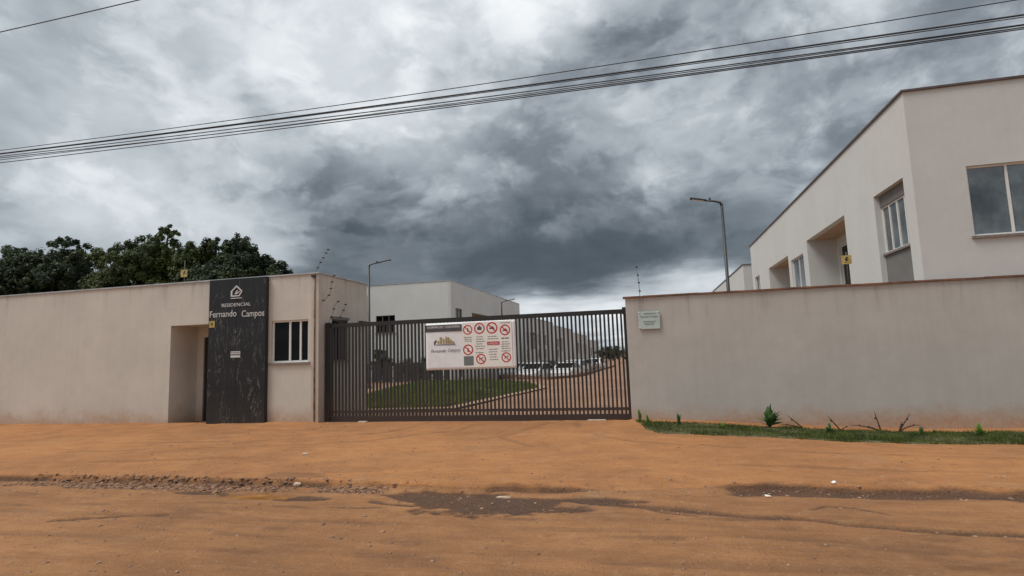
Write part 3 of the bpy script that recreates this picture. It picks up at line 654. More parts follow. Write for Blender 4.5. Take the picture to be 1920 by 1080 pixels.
# plates on the panel
t_ = thing('warning_plate', 'small yellow warning plate on left edge of the dark sign panel', 'warning sign', (-10.95, YS, 2.6))
box('plate', M_yellow, t_, -11.03, -10.86, YS-.006, YS, 2.53, 2.70)
MB().prism([(-10.95, YS-.007, 2.66), (-10.915, YS-.007, 2.66), (-10.94, YS-.007, 2.62), (-10.91, YS-.007, 2.62), (-10.965, YS-.007, 2.56), (-10.945, YS-.007, 2.605), (-10.975, YS-.007, 2.605)], (0, -.002, 0)).build('symbol', M_black, t_)
t_ = thing('number_plaque', 'small white plaque at the middle of the dark sign panel', 'plaque', (-10.22, YS, 1.8))
box('plate', M_letter, t_, -10.36, -10.08, YS-.006, YS, 1.74, 1.90)
box('engraving', M_header, t_, -10.35, -10.09, YS-.009, YS-.0065, 1.80, 1.825)
for k in range(5): box('engraving', M_print, t_, -10.34+k*.052, -10.31+k*.052, YS-.009, YS-.0065, 1.85, 1.88)

# ------------------------------------------------------------------ gate
gt = thing('sliding_gate', 'wide dark steel sliding gate of close vertical bars', 'gate', (-4.2, YG, 0))
GL, GR = -7.78, -.46
box('end_post', M_gate, gt, -7.90, -7.785, YG-.06, YG+.06, .0, 2.53)
box('end_stile', M_gate, gt, GR-.06, GR, YG-.024, YG+.024, .21, 2.395)
box('top_rail', M_gate, gt, GL, GR+.03, YG-.03, YG+.03, 2.40, 2.50)
box('lower_rail', M_gate, gt, GL, GR-.06, YG-.027, YG+.027, .285, .345)
box('bottom_plate', M_gate, gt, GL, GR, YG-.03, YG+.03, .075, .205)
n = 78; bar = None
for k in range(n):
    x = GL+.05+(GR-.11-GL-.05)*k/(n-1)
    if bar is None: bar = MB().box(x-.021, x+.021, YG-.02, YG+.02, .205, 2.40).build('bar', M_gate, gt); x0_ = x
    else:
        c = bar.copy(); COL.objects.link(c); c.parent = gt; c.location = (x-x0_+random.uniform(-.002, .002), 0, 0)
b = MB(); b.box(GR-.08, GR+.02, YG-.06, YG-.03, 2.38, 2.54); b.build('latch_bracket', M_gate, gt)
for xw in (-6.9, -1.6): MB().tube([(xw, YG-.02, .075), (xw, YG+.02, .075)], .045, 12).build('roller', M_rim, gt)
for xb, w, lb_ in ((-1.2, .40, 'pale concrete block under the right end of the gate'), (-6.77, .22, 'small concrete block under the left end of the gate')):
    o = MB().box(xb-w/2, xb+w/2, 12.58, 12.70, .03, .115).build('concrete_block', M_pale, bevel=.012); tag(o, lb_, 'block')

# banner
BX0, BX1, BZ0, BZ1 = -5.21, -2.99, 1.27, 2.385; BY = YG-.036
bn = thing('banner', 'white vinyl banner of red prohibition signs tied to the gate bars', 'banner', (-4.1, BY, 1.3))
nx_, nz_ = 40, 16; b = MB()
fy = lambda x, z: BY-.002-.006*math.sin((x-BX0)*5.1)*math.sin((z-BZ0)*3)
for i in range(nx_):
    for j in range(nz_):
        xa, xb, za, zb = BX0+(BX1-BX0)*i/nx_, BX0+(BX1-BX0)*(i+1)/nx_, BZ0+(BZ1-BZ0)*j/nz_, BZ0+(BZ1-BZ0)*(j+1)/nz_
        b.quad((xa, fy(xa, za), za), (xb, fy(xb, za), za), (xb, fy(xb, zb), zb), (xa, fy(xa, zb), zb))
b.smooth = True; sh = b.build('sheet', M_banner, bn); md = sh.modifiers.new('thick', 'SOLIDIFY'); md.thickness = .002
Y1 = BY-.012
xm = BX0+.92
def bx2(name, m, u0, u1, v0, v1, y=None, parent=None):      # u,v measured in metres from the banner's top-left
    y = Y1 if y is None else y
    return box(name, m, parent or bn, BX0+u0, BX0+u1, y-.002, y, BZ1-v1, BZ1-v0)
bx2('header', M_header, .0, .91, .045, .21)
text('lettering', 'NORMAS', bn, M_banner, BX0+.19, Y1-.004, BZ1-.125, .075, width=.28, ext=.001)
text('lettering', 'DO', bn, M_banner, BX0+.40, Y1-.004, BZ1-.125, .075, width=.09, ext=.001)
text('lettering', 'CONDOMÍNIO', bn, M_banner, BX0+.68, Y1-.004, BZ1-.125, .075, width=.38, ext=.001)
# building emblem
b = MB()
for (u, w, h) in ((.30, .05, .07), (.355, .07, .16), (.435, .05, .12), (.50, .045, .17), (.55, .06, .15), (.615, .05, .09), (.67, .06, .05)): b.box(BX0+u, BX0+u+w-.008, Y1-.002, Y1, BZ1-.50, BZ1-.50+h)
b.build('emblem', M_gold, bn)
b = MB(); b.box(BX0+.26, BX0+.75, Y1-.002, Y1, BZ1-.53, BZ1-.515)
b.prism([(BX0+.20, Y1, BZ1-.46), (BX0+.26, Y1, BZ1-.40), (BX0+.29, Y1, BZ1-.44), (BX0+.25, Y1, BZ1-.47), (BX0+.24, Y1, BZ1-.53), (BX0+.21, Y1, BZ1-.53)], (0, -.002, 0)); b.build('emblem_base', M_header, bn)
text('lettering', 'Fernando', bn, M_print, BX0+.31, Y1, BZ1-.70, .11, width=.38, font_shear=.35, ext=.001)
text('lettering', 'Campos', bn, M_print, BX0+.70, Y1, BZ1-.69, .11, width=.31, font_shear=.35, ext=.001)
def pict(u, v, r, kind):
    p = bpy.data.objects.new('pictogram', None)
    b = MB(); n = 28; cx, cz = BX0+u, BZ1-v
    for k in range(n):
        a0, a1 = 6.2832*k/n, 6.2832*(k+1)/n
        b.prism([(cx+r*math.cos(a), Y1, cz+r*math.sin(a)) for a in (a0, a1)]+[(cx+r*.78*math.cos(a), Y1, cz+r*.78*math.sin(a)) for a in (a1, a0)], (0, -.002, 0))
    dx, dz = .70710*r*.82, .70710*r*.82; w = r*.10
    if kind != 'box': b.prism([(cx-dx-w*.7, Y1, cz+dz-w*.7), (cx-dx+w*.7, Y1, cz+dz+w*.7), (cx+dx+w*.7, Y1, cz-dz+w*.7), (cx+dx-w*.7, Y1, cz-dz-w*.7)], (0, -.003, 0))
    ring = b.build('pictogram', M_red, bn)
    s = MB(); q_ = r*.42
    if kind == 'person': s.box(cx-q_*.3, cx+q_*.35, Y1-.0015, Y1, cz-q_, cz+q_*.3); s.box(cx-q_*.15, cx+q_*.25, Y1-.0015, Y1, cz+q_*.4, cz+q_*.85)
    elif kind == 'box': s.box(cx-q_, cx+q_, Y1-.0015, Y1, cz-q_*.7, cz+q_*.6); s.box(cx-q_*.4, cx+q_*.4, Y1-.0015, Y1, cz+q_*.7, cz+q_*1.2)
    elif kind == 'car': s.box(cx-q_*1.1, cx+q_*1.1, Y1-.0015, Y1, cz-q_*.5, cz+q_*.1); s.box(cx-q_*.6, cx+q_*.6, Y1-.0015, Y1, cz+q_*.1, cz+q_*.6)
    elif kind == 'dog': s.box(cx-q_*.8, cx+q_*.5, Y1-.0015, Y1, cz-q_*.1, cz+q_*.35); s.box(cx-q_*.8, cx-q_*.55, Y1-.0015, Y1, cz-q_*.8, cz-q_*.1); s.box(cx+q_*.25, cx+q_*.5, Y1-.0015, Y1, cz-q_*.8, cz-q_*.1); s.box(cx+q_*.4, cx+q_*1.1, Y1-.0015, Y1, cz+q_*.3, cz+q_*.7)
    s.build('symbol', M_header, ring)
def lines(u0, u1, v, n, m=None, h=.016, gap=.055, seed=1):
    r_ = random.Random(seed); b = MB()
    for i in range(n):
        u = u0+r_.uniform(0, .03); e_ = u1-r_.uniform(0, .06)
        while u < e_:
            w = min(r_.uniform(.03, .09), e_-u); b.box(BX0+u, BX0+u+w, Y1-.0015, Y1, BZ1-v-i*gap-h, BZ1-v-i*gap); u += w+.014
    b.build('caption', m or M_print, bn)
bx2('card', M_litter, .93, 2.13, .02, 1.07, Y1+.003)
pict(1.06, .19, .115, 'person'); pict(1.35, .17, .13, 'box'); pict(1.655, .17, .135, 'car'); pict(1.97, .23, .125, 'car')
pict(1.06, .66, .125, 'person'); pict(1.37, .885, .12, 'dog'); pict(1.98, .865, .115, 'dog')
lines(.96, 1.20, .36, 3, seed=1, gap=.045); lines(1.24, 1.48, .36, 6, seed=2, gap=.055); lines(1.54, 1.80, .36, 2, seed=3); lines(1.86, 2.10, .06, 1, seed=4, m=M_header); lines(1.86, 2.10, .41, 1, seed=5, m=M_header, h=.024); lines(1.86, 2.10, .50, 4, seed=6, gap=.05)
bx2('red_strip', M_red, 1.53, 1.83, .49, .57); text('lettering', 'ATENÇÃO', bn, M_banner, BX0+1.68, Y1-.004, BZ1-.555, .06, width=.24, ext=.001)
lines(1.56, 1.80, .66, 5, seed=7, gap=.06); lines(1.24, 1.5, .73, 1, seed=8, m=M_header); lines(1.86, 2.10, .71, 1, seed=9, m=M_header)
bx2('dark_card', M_print, .95, 1.19, .81, 1.03, Y1+.0015)

# ------------------------------------------------------------------ right perimeter wall
pw = thing('perimeter_wall', 'long taupe rendered wall with clay coping right of the gate', 'wall', (5, YF, 0))
b = MB(); b.wall('Y', YF, .16, -.45, 16, -.3, 2.71); b.build('wall', M_wall, pw)
b = MB(); x = -.50
while x < 16:
    w = .40; b.box(x+.003, min(x+w, 16.05)-.003, YF-.05, YF+.21, 2.712+random.uniform(0, .004), 2.752+random.uniform(-.004, .004)); x += w
b = b  # clay tiles bedded on the wall head
cp0 = None
for k in range(40):
    xk = -.50+k*.40
    if cp0 is None: cp0 = MB().box(xk+.002, xk+.398, YF-.04, YF+.20, 2.712, 2.745).build('coping_tile', M_coping, pw)
    else: c = cp0.copy(); COL.objects.link(c); c.parent = pw; c.location = (k*.40, random.uniform(-.004, .004), random.uniform(-.003, .005))
pq = thing('wall_plaque', 'frosted glass name plaque on standoffs at the wall end', 'plaque', (.03, YF-.04, 2.2))
box('glass_plate', M_plaque, pq, -.19, .26, YF-.045, YF-.035, 2.02, 2.40, bevel=.006)
for u, w in ((-.165, 2.045), (.235, 2.045), (-.165, 2.375), (.235, 2.375)): MB().tube([(u, YF-.055, w), (u, YF, w)], .013, 10).build('standoff', M_rim, pq)
text('lettering', 'RESIDENCIAL', pq, M_print, .06, YF-.047, 2.335, .045, width=.26, ext=.001); text('lettering', 'Fernando Campos', pq, M_print, .04, YF-.047, 2.27, .06, width=.36, ext=.001)
for k, (a, b2) in enumerate(((-.10, .17), (-.08, .15), (-.06, .13))): box('engraving', M_print, pq, a, b2, YF-.048, YF-.0455, 2.18-k*.035, 2.192-k*.035)

# ------------------------------------------------------------------ electric-fence rods
def rod(pts, r, ins, label, group='electric fence rods'):
    o = thing('fence_rod', label, 'fence rod', pts[0], group)
    MB().tube(pts, r, 6).build('rod', M_rod, o)
    P_ = [Vector(p) for p in pts]; L = [0]
    for i in range(1, len(P_)): L.append(L[-1]+(P_[i]-P_[i-1]).length)
    for f in ins:
        dd = f*L[-1]; i = max(j for j in range(len(L)-1) if L[j] <= dd); q_ = P_[i].lerp(P_[i+1], (dd-L[i])/(L[i+1]-L[i]))
        MB().tube([q_+Vector((-.018, -.03, 0)), q_+Vector((0, -.02, 0)), q_+Vector((.018, .02, 0)), q_+Vector((.02, .03, 0))], [.010, .016, .016, .010], 8).build('insulator', M_insul, o)
    return o
rod([(-8.08, YF+.1, GZ+.03), (-8.03, YF+.1, 3.95), (-7.72, YF+.08, 4.38)], .006, (.2, .42, .62, .82, .97), 'leaning rod with dark insulators on the guardhouse roof corner')
rod([(-7.56, 12.72, 3.78), (-7.66, 12.72, 3.5), (-7.70, 12.73, 3.25), (-7.86, 12.74, 3.10), (-7.93, 12.74, 3.08)], .006, (.1, .3, .5, .72, .95), 'bent rod with insulators fixed to the guardhouse side wall')
rod([(-7.84, YG, 2.53), (-7.74, YG, 2.72), (-7.68, YG, 2.95), (-7.56, YG, 3.08)], .006, (.25, .6, .95), 'short rod with insulators standing on the gate end post')
rod([(-7.70, YG+.02, 2.50), (-7.55, YG, 2.60), (-7.44, YG, 2.80), (-7.36, YG, 3.0)], .006, (.4, .7, .95), 'short leaning rod with insulators above the gate top rail')
rod([(-.13, 12.70, 2.745), (-.14, 12.70, 3.1), (-.17, 12.70, 3.42)], .007, (.18, .45, .7, .97), 'upright rod with insulators on the wall coping next to the gate')
def plate_rod(x, y, z0, z1, zc, s, label):
    o = thing('warning_plate', label, 'warning sign', (x, y, z0))
    MB().tube([(x, y, z0), (x+.01, y, z1)], .007, 6).build('rod', M_rod, o)
    box('plate', M_yellow, o, x-s, x+s, y-.016, y-.010, zc-s*.95, zc+s*.95)
    MB().prism([(x-.0, y-.017, zc+s*.6), (x+s*.4, y-.017, zc+s*.6), (x+s*.1, y-.017, zc+s*.1), (x+s*.45, y-.017, zc+s*.1), (x-s*.3, y-.017, zc-s*.7), (x-.0, y-.017, zc-s*.1), (x-s*.35, y-.017, zc-s*.1)], (0, -.002, 0)).build('symbol', M_black, o)
plate_rod(-12.91, 13.6, GZ-.1, 4.60, 4.22, .11, 'yellow warning plate on a rod above the guardhouse roof')
plate_rod(4.0, 12.70, 2.745, 3.42, 3.26, .095, 'yellow warning plate on a rod above the right wall')
# ------------------------------------------------------------------ two-storey blocks
def porch(parent, xw, sx, y0, y1, z0, z1, depth, door=True):
    """recessed balcony in a wall on plane X=xw whose interior lies towards sx"""
    xi = xw+sx*depth; lo, hi = min(xw+sx*.2, xi), max(xw+sx*.2, xi)
    b = MB(); b.box(lo, hi, y0-.1, y0, z0, z1+.1); b.box(lo, hi, y1, y1+.1, z0, z1+.1); b.wall('X', xi, sx*.15, y0-.1, y1+.1, z0, z1+.1, [(y0+(y1-y0)*.48, y1-.18, z0+.05, z1-.30)]); b.build('porch_wall', M_house, parent)
    box('porch_ceiling', M_ceil, parent, min(xw+sx*.201, xi), max(xw+sx*.201, xi), y0, y1, z1, z1+.09)
    box('porch_floor', M_conc, parent, lo, hi, y0, y1, z0-.1, z0)
    if door: window(parent, 'X', xi, -sx, y0+(y1-y0)*.48, y1-.18, z0+.05, z1-.30, muls=1, glass=M_glass, sill=False, inset=.05)
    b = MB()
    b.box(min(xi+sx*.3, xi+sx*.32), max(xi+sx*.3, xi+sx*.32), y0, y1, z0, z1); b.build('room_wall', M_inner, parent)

RB = 5.4; RZ = 6.68
rb = thing('housing_block', 'nearest pale two storey block rising behind the right wall', 'building', (RB+5, 22, 0), 'two storey housing blocks')
holes = [(13.25, 14.86, 2.75, 5.0), (16.95, 20.8, 2.85, 5.05), (21.35, 23.1, 3.58, 4.72), (23.5, 27.1, 2.85, 4.98), (29.35, 30.5, 4.1, 4.98),
         (13.6, 14.9, .95, 2.2), (17.2, 18.2, .05, 2.15), (19, 20.5, 1.0, 2.1), (21.4, 23.1, 1.0, 2.1), (24, 25, .05, 2.15)]
b = MB(); b.wall('X', RB, .2, 12.82, 31.2, -.1, RZ, holes); b.build('side_wall', M_house, rb)
fh = [(6.35, 7.75, 3.58, 5.0)]
b = MB(); b.wall('Y', 12.82, .2, RB+.2, 16, -.1, RZ, fh); b.build('front_wall', M_house, rb)
b = MB(); b.wall('Y', 31.0, .2, RB+.2, 16, -.1, RZ); b.wall('X', 16, -.2, 13.02, 31., -.1, RZ); b.build('rear_wall', M_house, rb)
box('roof', M_conc, rb, RB+.2, 15.8, 13.02, 31., RZ-.4, RZ-.25)
b = MB(); b.box(RB-.04, RB+.24, 12.78, 31.24, RZ, RZ+.045); b.box(RB+.24, 16.04, 12.78, 13.06, RZ, RZ+.045); b.build('parapet_cap', M_capdark, rb)
# graphite bay with the window
box('graphite_panel', M_gray, rb, RB+.12, RB+.2, 13.25, 14.86, 4.72, 5.0); box('graphite_panel', M_gray, rb, RB+.12, RB+.2, 13.25, 14.86, 2.75, 3.62)
window(rb, 'X', RB+.12, -1, 13.25, 14.86, 3.62, 4.72, muls=3, glass=M_glassb, inset=.03)
window(rb, 'Y', 12.82, -1, 6.35, 7.75, 3.58, 5.0, muls=1, glass=M_glassb)
porch(rb, RB, 1, 16.95, 20.8, 2.85, 5.05, .92); porch(rb, RB, 1, 23.5, 27.1, 2.85, 4.98, .92)
window(rb, 'X', RB, -1, 21.35, 23.1, 3.58, 4.72, muls=1, glass=M_glassb); window(rb, 'X', RB, -1, 29.35, 30.5, 4.1, 4.98, muls=1)
for (a, b2, c, d_) in holes[5:]: window(rb, 'X', RB, -1, a, b2, c, d_, muls=1, sill=False)
box('floor_slab', M_conc, rb, RB+.2, 15.8, 13.02, 31., 2.3, 2.55)

# further block on the right
b2_ = thing('housing_block', 'lower pale block behind the nearest one, right of the tall lamp', 'building', (10, 39, 0), 'two storey housing blocks')
b = MB(); b.wall('X', 5.15, .2, 32.3, 47, -.1, 5.9, [(34.5, 36, 3.3, 4.4), (39, 42, 2.6, 4.6), (44, 45.2, 3.3, 4.4)]); b.wall('Y', 32.3, .2, 5.35, 16, -.1, 5.9); b.wall('Y', 46.8, .2, 5.35, 16, -.1, 5.9); b.wall('X', 16, -.2, 32.5, 46.8, -.1, 5.9); b.build('wall', M_house, b2_)
box('roof', M_conc, b2_, 5.35, 15.8, 32.5, 46.8, 5.5, 5.6); b = MB(); b.box(5.11, 5.39, 32.26, 47.04, 5.9, 5.94); b.box(5.39, 16.04, 32.26, 32.54, 5.9, 5.94); b.build('parapet_cap', M_capdark, b2_)
window(b2_, 'X', 5.15, -1, 34.5, 36, 3.3, 4.4, muls=1); window(b2_, 'X', 5.15, -1, 44, 45.2, 3.3, 4.4, muls=1); porch(b2_, 5.15, 1, 39, 42, 2.6, 4.6, 1.1)

# left row: the first house in full
HX, HY, HZ = -12.75, 36., 6.63
h1 = thing('housing_block', 'white two storey block behind the gate at left, street end nearest', 'building', (HX-7, 46, 0), 'two storey housing blocks')
b = MB(); b.wall('Y', HY, .2, -28, HX-.2, -1.4, HZ, [(-18.25, -16.82, 3.3, 4.5), (-18.3, -17.45, .05, 2.1), (-25, -23.4, 3.3, 4.5)]); b.build('front_wall', M_houseW, h1)
sh_ = [(36.9, 38.3, 3.5, 4.85), (40.6, 45.1, 2.7, 4.75), (46.3, 47.6, 3.5, 4.75), (49.5, 53.5, 2.7, 4.75), (37.3, 38.2, .05, 2.1), (42, 43.5, 1., 2.1), (46.3, 47.6, 1., 2.1)]
b = MB(); b.wall('X', HX, -.2, HY, 57, -1.4, HZ, sh_); b.build('side_wall', M_house, h1)
b = MB(); b.wall('Y', 56.8, .2, -28, HX-.2, -1.4, HZ); b.wall('X', -28, .2, HY+.2, 56.8, -1.4, HZ); b.build('rear_wall', M_house, h1)
box('roof', M_conc, h1, -27.8, HX-.2, HY+.2, 56.8, HZ-.4, HZ-.3); b = MB(); b.box(-28.03, HX+.03, HY-.03, HY+.23, HZ, HZ+.035); b.box(HX-.23, HX+.03, HY+.23, 57.03, HZ, HZ+.035); b.build('parapet_cap', M_cap, h1)
window(h1, 'Y', HY, -1, -18.25, -16.82, 3.3, 4.5, muls=2, glass=M_glass, frm=M_gray); window(h1, 'Y', HY, -1, -25, -23.4, 3.3, 4.5, muls=1)
dd_ = box('door', mat('bluish_door', (.13, .15, .22), .5), h1, -18.27, -17.48, HY+.08, HY+.12, .06, 2.08); box('handle', M_rim, dd_, -17.60, -17.56, HY+.03, HY+.075, 1.0, 1.12)
window(h1, 'X', HX, 1, 36.9, 38.3, 3.5, 4.85, muls=1, frm=mat('brick_red_paint', (.25, .13, .11), .7)); porch(h1, HX, -1, 40.6, 45.1, 2.7, 4.75, 1.2); window(h1, 'X', HX, 1, 46.3, 47.6, 3.5, 4.75, muls=1); porch(h1, HX, -1, 49.5, 53.5, 2.7, 4.75, 1.2)
for (a, b3, c, d_) in sh_[4:]: window(h1, 'X', HX, 1, a, b3, c, d_, muls=1, sill=False)
# the rest of the row recedes down the lane
box('white_pilaster', mat('white_paint', (.80, .80, .78), .8, .04), h1, -19.3, -18.9, HY-.06, HY-.001, -1, 6.0)
def row_block(y0, y1, z1, label):
    o = thing('housing_block', label, 'building', (HX-7, (y0+y1)/2, 0), 'two storey housing blocks')
    L = y1-y0; hs = []
    for f in (.07, .40, .62, .88): hs.append((y0+L*f, y0+L*f+1.5, z1-3.0, z1-1.8)); hs.append((y0+L*f, y0+L*f+1.3, .9, 2.0))
    ph = (y0+L*.18, y0+L*.18+3., z1-3.6, z1-1.7)
    b = MB(); b.wall('X', HX, -.2, y0, y1, -1.4, z1, hs+[ph]); b.wall('Y', y0, .2, -28, HX-.2, -1.4, z1); b.wall('Y', y1-.2, .2, -28, HX-.2, -1.4, z1); b.build('wall', M_house, o)
    box('roof', M_conc, o, -28, HX-.2, y0+.2, y1-.2, z1-.4, z1-.3); b = MB(); b.box(HX-.23, HX+.03, y0, y1, z1, z1+.035); b.build('parapet_cap', M_cap, o)
    for h in hs: window(o, 'X', HX, 1, *h, muls=1)
    porch(o, HX, -1, *ph[:2], ph[2], ph[3], 1.1)
row_block(58.5, 78, 5.6, 'second block of the left row, seen through the gate bars')
row_block(79.5, 99, 5.3, 'third block of the left row, seen through the gate bars')
row_block(100.5, 122, 4.8, 'fourth block of the left row, seen through the gate bars')
row_block(123.5, 150, 4.0, 'farthest block of the left row, seen through the gate bars')

# ------------------------------------------------------------------ street lamps
def lamp(label):
    o = thing('street_lamp', label, 'street lamp', (0, 0, 0), 'curved-arm street lamps in the compound')
    MB().tube([(0, 0, 0), (0, 0, .5), (0, 0, 6.25)], [.062, .062, .045], 12).build('pole', M_lamp, o)
    MB().tube([(0, 0, 6.18), (-.04, 0, 6.30), (-.20, 0, 6.36), (-.50, 0, 6.42)], [.045, .04, .032, .030], 10).build('arm', M_lamp, o)
    b = MB(); b.prism([(-.46, -.07, 6.39), (-.46, .07, 6.39), (-.98, .10, 6.50), (-.98, -.10, 6.50)], (-.006, 0, .05)); hd = b.build('lamp_head', M_lamp, o, bevel=.01)
    MB().prism([(-.56, -.055, 6.402), (-.56, .055, 6.402), (-.92, .08, 6.478), (-.92, -.08, 6.478)], (0, 0, -.006)).build('lens', M_lens, hd)
    MB().tube([(-.36, 0, 6.40), (-.36, 0, 6.50)], [.03, .035], 10).build('photocell', M_lamp, o)
    MB().box(-.11, .11, -.11, .11, 0, .03).build('base_plate', M_lamp, o)
    return o
l1 = lamp('tall dark street lamp behind the right wall, arm pointing left'); l1.location = (2.60, 19.4, 0)
l2 = copy_tree(l1); l2.location = (-14.9, 28.6, 0); l2.rotation_euler.z = math.pi+.25; l2.scale = (1.25, 1.25, 1.075); l2['label'] = 'dark street lamp behind the guardhouse, arm pointing right'
l3 = copy_tree(l1); l3.location = (-14.72+.9, 54, 0); l3.rotation_euler.z = math.pi; l3.scale = (1.2, 1.2, .96); l3['label'] = 'small far street lamp above the banner, arm pointing right'
l3.location = (-12.2, 47.5, 0)

# ------------------------------------------------------------------ overhead cables
def cable(za, zc, zb, r, label, y=10., x0=-11.12, xc=-2.23, x1=4.22, wig=0.):
    A = np.array([[x0*x0, x0, 1], [xc*xc, xc, 1], [x1*x1, x1, 1]]); k = np.linalg.solve(A, [za, zc, zb])
    if k[0] < .0006: k = np.linalg.solve(np.array([[x0, 1], [x1, 1]]), [za-.0006*x0*x0, zb-.0006*x1*x1]); k = np.array([.0006, *k])
    k[0] = min(k[0], .0022) if False else k[0]
    P_ = [(x, y+wig*math.sin(x*.9), k[0]*x*x+k[1]*x+k[2]) for x in np.linspace(-26, 18, 90)]
    tag(MB().tube(P_, r*1.25, 6).build('overhead_cable', M_cable), label, 'cable', 'overhead cables crossing the sky')
cable(6.81, 6.755, 6.81, .0065, 'topmost thin cable, set apart above the bundle')
cable(6.72, 6.61, 6.575, .0115, 'thickest dark cable, second from the top')
cable(6.70, 6.59, 6.54, .006, 'thin cable running just under the thickest one')
cable(6.635, 6.52, 6.425, .008, 'cable in the middle of the lower bundle')
cable(6.56, 6.46, 6.405, .006, 'fourth cable from below that closes on its neighbours at right')
cable(6.575, 6.405, 6.37, .008, 'cable just above the lowest one')
cable(6.49, 6.375, 6.345, .0075, 'lowest cable of the whole set')

P_ = [(x, 9.0, 9.12+.0014*(x+13.66)*(x+21)) for x in np.linspace(-30, 16, 80)]
tag(MB().tube(P_, .011, 6).build('overhead_cable', M_cable), 'lone higher cable crossing only the upper left corner of the sky', 'cable')

# ------------------------------------------------------------------ cars in the yard
def car(col, label, kind='hatch'):
    o = thing('parked_car', label, 'car', (0, 0, 0), 'cars parked in the yard')
    L, Wd = 4.0, 1.7
    if kind == 'hatch': prof = [(-2.0, .35), (-1.98, .72), (-1.75, .90), (-1.0, 1.0), (-.35, 1.44), (.2, 1.50), (1.2, 1.46), (1.75, 1.02), (1.95, .88), (2.0, .40), (1.6, .28), (-1.7, .28)]
    else: prof = [(-2.15, .35), (-2.13, .70), (-1.9, .86), (-.95, .97), (-.25, 1.40), (.3, 1.45), (.9, 1.40), (1.5, 1.0), (2.1, .94), (2.18, .45), (1.8, .28), (-1.8, .28)]
    secs = []
    for u, f in ((-1, .86), (-.93, 1.), (-.6, 1.0), (.6, 1.), (.93, 1.), (1, .86)):
        ring = []
        for (x, z) in prof:
            top = max(0, (z-.95)/.5); ring.append((x*(.97 if abs(u) == 1 else 1), u*Wd/2*(1-.20*top) * (1.0), z if abs(u) < 1 else .28+(z-.28)*.965))
        secs.append(ring)
    b = MB(); n = len(prof)
    for ring in secs: b.v += ring
    for i in range(len(secs)-1):
        for k in range(n): k2 = (k+1) % n; b.f.append((i*n+k, i*n+k2, (i+1)*n+k2, (i+1)*n+k))
    b.f.append(tuple(range(n))); b.f.append(tuple(range((len(secs)-1)*n, len(secs)*n))[::-1])
    body = b.build('body', paint('paint_'+'_'.join(str(int(c*100)) for c in col), col), o, bevel=.03)
    p3, p4, p6, p7 = prof[3], prof[4], prof[6], prof[7]
    def lerp(a, b_, f): return (a[0]+(b_[0]-a[0])*f, a[1]+(b_[1]-a[1])*f)
    for nm, a, b_ in (('windscreen', lerp(p3, p4, .08), lerp(p3, p4, .88)), ('rear_window', lerp(p7, p6, .12), lerp(p7, p6, .85))):
        s = -1 if nm == 'windscreen' else 1
        MB().prism([(a[0], -.66, a[1]+.004), (a[0], .66, a[1]+.004), (b_[0], .58, b_[1]+.004), (b_[0], -.58, b_[1]+.004)], (s*.012, 0, .012)).build(nm, M_glass, o)
    for sd in (-1, 1):
        for (xa, xb, xc, xd) in ((p3[0]+.22, p4[0]+.06, .32, .32), (.40, .40, p6[0]-.12, p7[0]-.20)):
            y0_, y1_ = sd*(Wd/2*.985), sd*(Wd/2*.845)
            MB().prism([(xa, y0_, 1.0), (xb, y1_, 1.37), (xc, y1_, 1.37), (xd, y0_, 1.0)], (0, sd*.012, 0)).build('side_window', M_glass, o)
        MB().box(-1.99, -1.86, sd*.66-.16, sd*.66+.16, .62, .76).build('headlight', M_lens, o)
        MB().box(1.90, 2.02, sd*.70-.10, sd*.70+.10, .72, .95).build('tail_light', M_tail, o)
        for xw in (-1.25, 1.25):
            w = MB().tube([(xw, sd*.70, .30), (xw, sd*.87, .30)], .30, 18).build('wheel', M_tyre, o)
            MB().tube([(xw, sd*.871, .30), (xw, sd*.885, .30)], .19, 12).build('rim', M_rim, w)
    MB().box(-2.03, -1.97, -.6, .6, .36, .56).build('grille', M_dark, o)
    return o
cars = [((.66, .66, .65), -8.3, 42.0, 78, 'hatch', 'white hatchback parked nearest the banner'), ((.64, .64, .63), -6.3, 44.0, 84, 'sedan', 'white saloon car second in the row of parked cars'),
        ((.62, .62, .62), -6.6, 51, 80, 'hatch', 'white hatchback farther back beyond the white saloon'), ((.20, .21, .22), -6.2, 57, 88, 'sedan', 'grey saloon parked beyond the white cars'),
        ((.62, .62, .62), -10.6, 45.5, 75, 'hatch', 'white hatchback mostly hidden behind the banner edge'), ((.03, .03, .035), -8.9, 51, 92, 'hatch', 'black hatchback parked behind the nearest white car'),
        ((.78, .78, .76), -6.0, 64, 85, 'hatch', 'farthest white hatchback close to the dark hedge')]
for col, x, y, rz, kd, lab in cars:
    c = car(col, lab, kd); c.location = (x, y, float(yard_z(np.array([x]), np.array([y]))[0])-.02); c.rotation_euler.z = R(rz)

# yard kerb
b = MB(); pts = [(-10.4, 39.8), (-8.2, 37.0), (-5.9, 33.6), (-4.6, 36.0), (-4.0, 44.0), (-3.4, 56)]
for k, ((x0, y0), (x1, y1)) in enumerate(zip(pts, pts[1:])):
    dv = Vector((x1-x0, y1-y0, 0)); L = dv.length; dv.normalize(); nv = Vector((-dv.y, dv.x, 0))*.07; nseg = max(1, int(L/1.0))
    for j in range(nseg):
        a_ = Vector((x0, y0, -.05))+dv*(L*j/nseg+.01); c_2 = Vector((x0, y0, -.05))+dv*(L*(j+1)/nseg-.01)
        o = MB().prism([a_-nv, c_2-nv, c_2+nv, a_+nv], (0, 0, .20+random.uniform(-.015, .015))).build('kerb_stone', M_kerb, YK := globals().get('YK') or thing('yard_kerb', 'brown kerb of stones edging the car park behind the gate', 'kerb', (-6, 35, 0)))

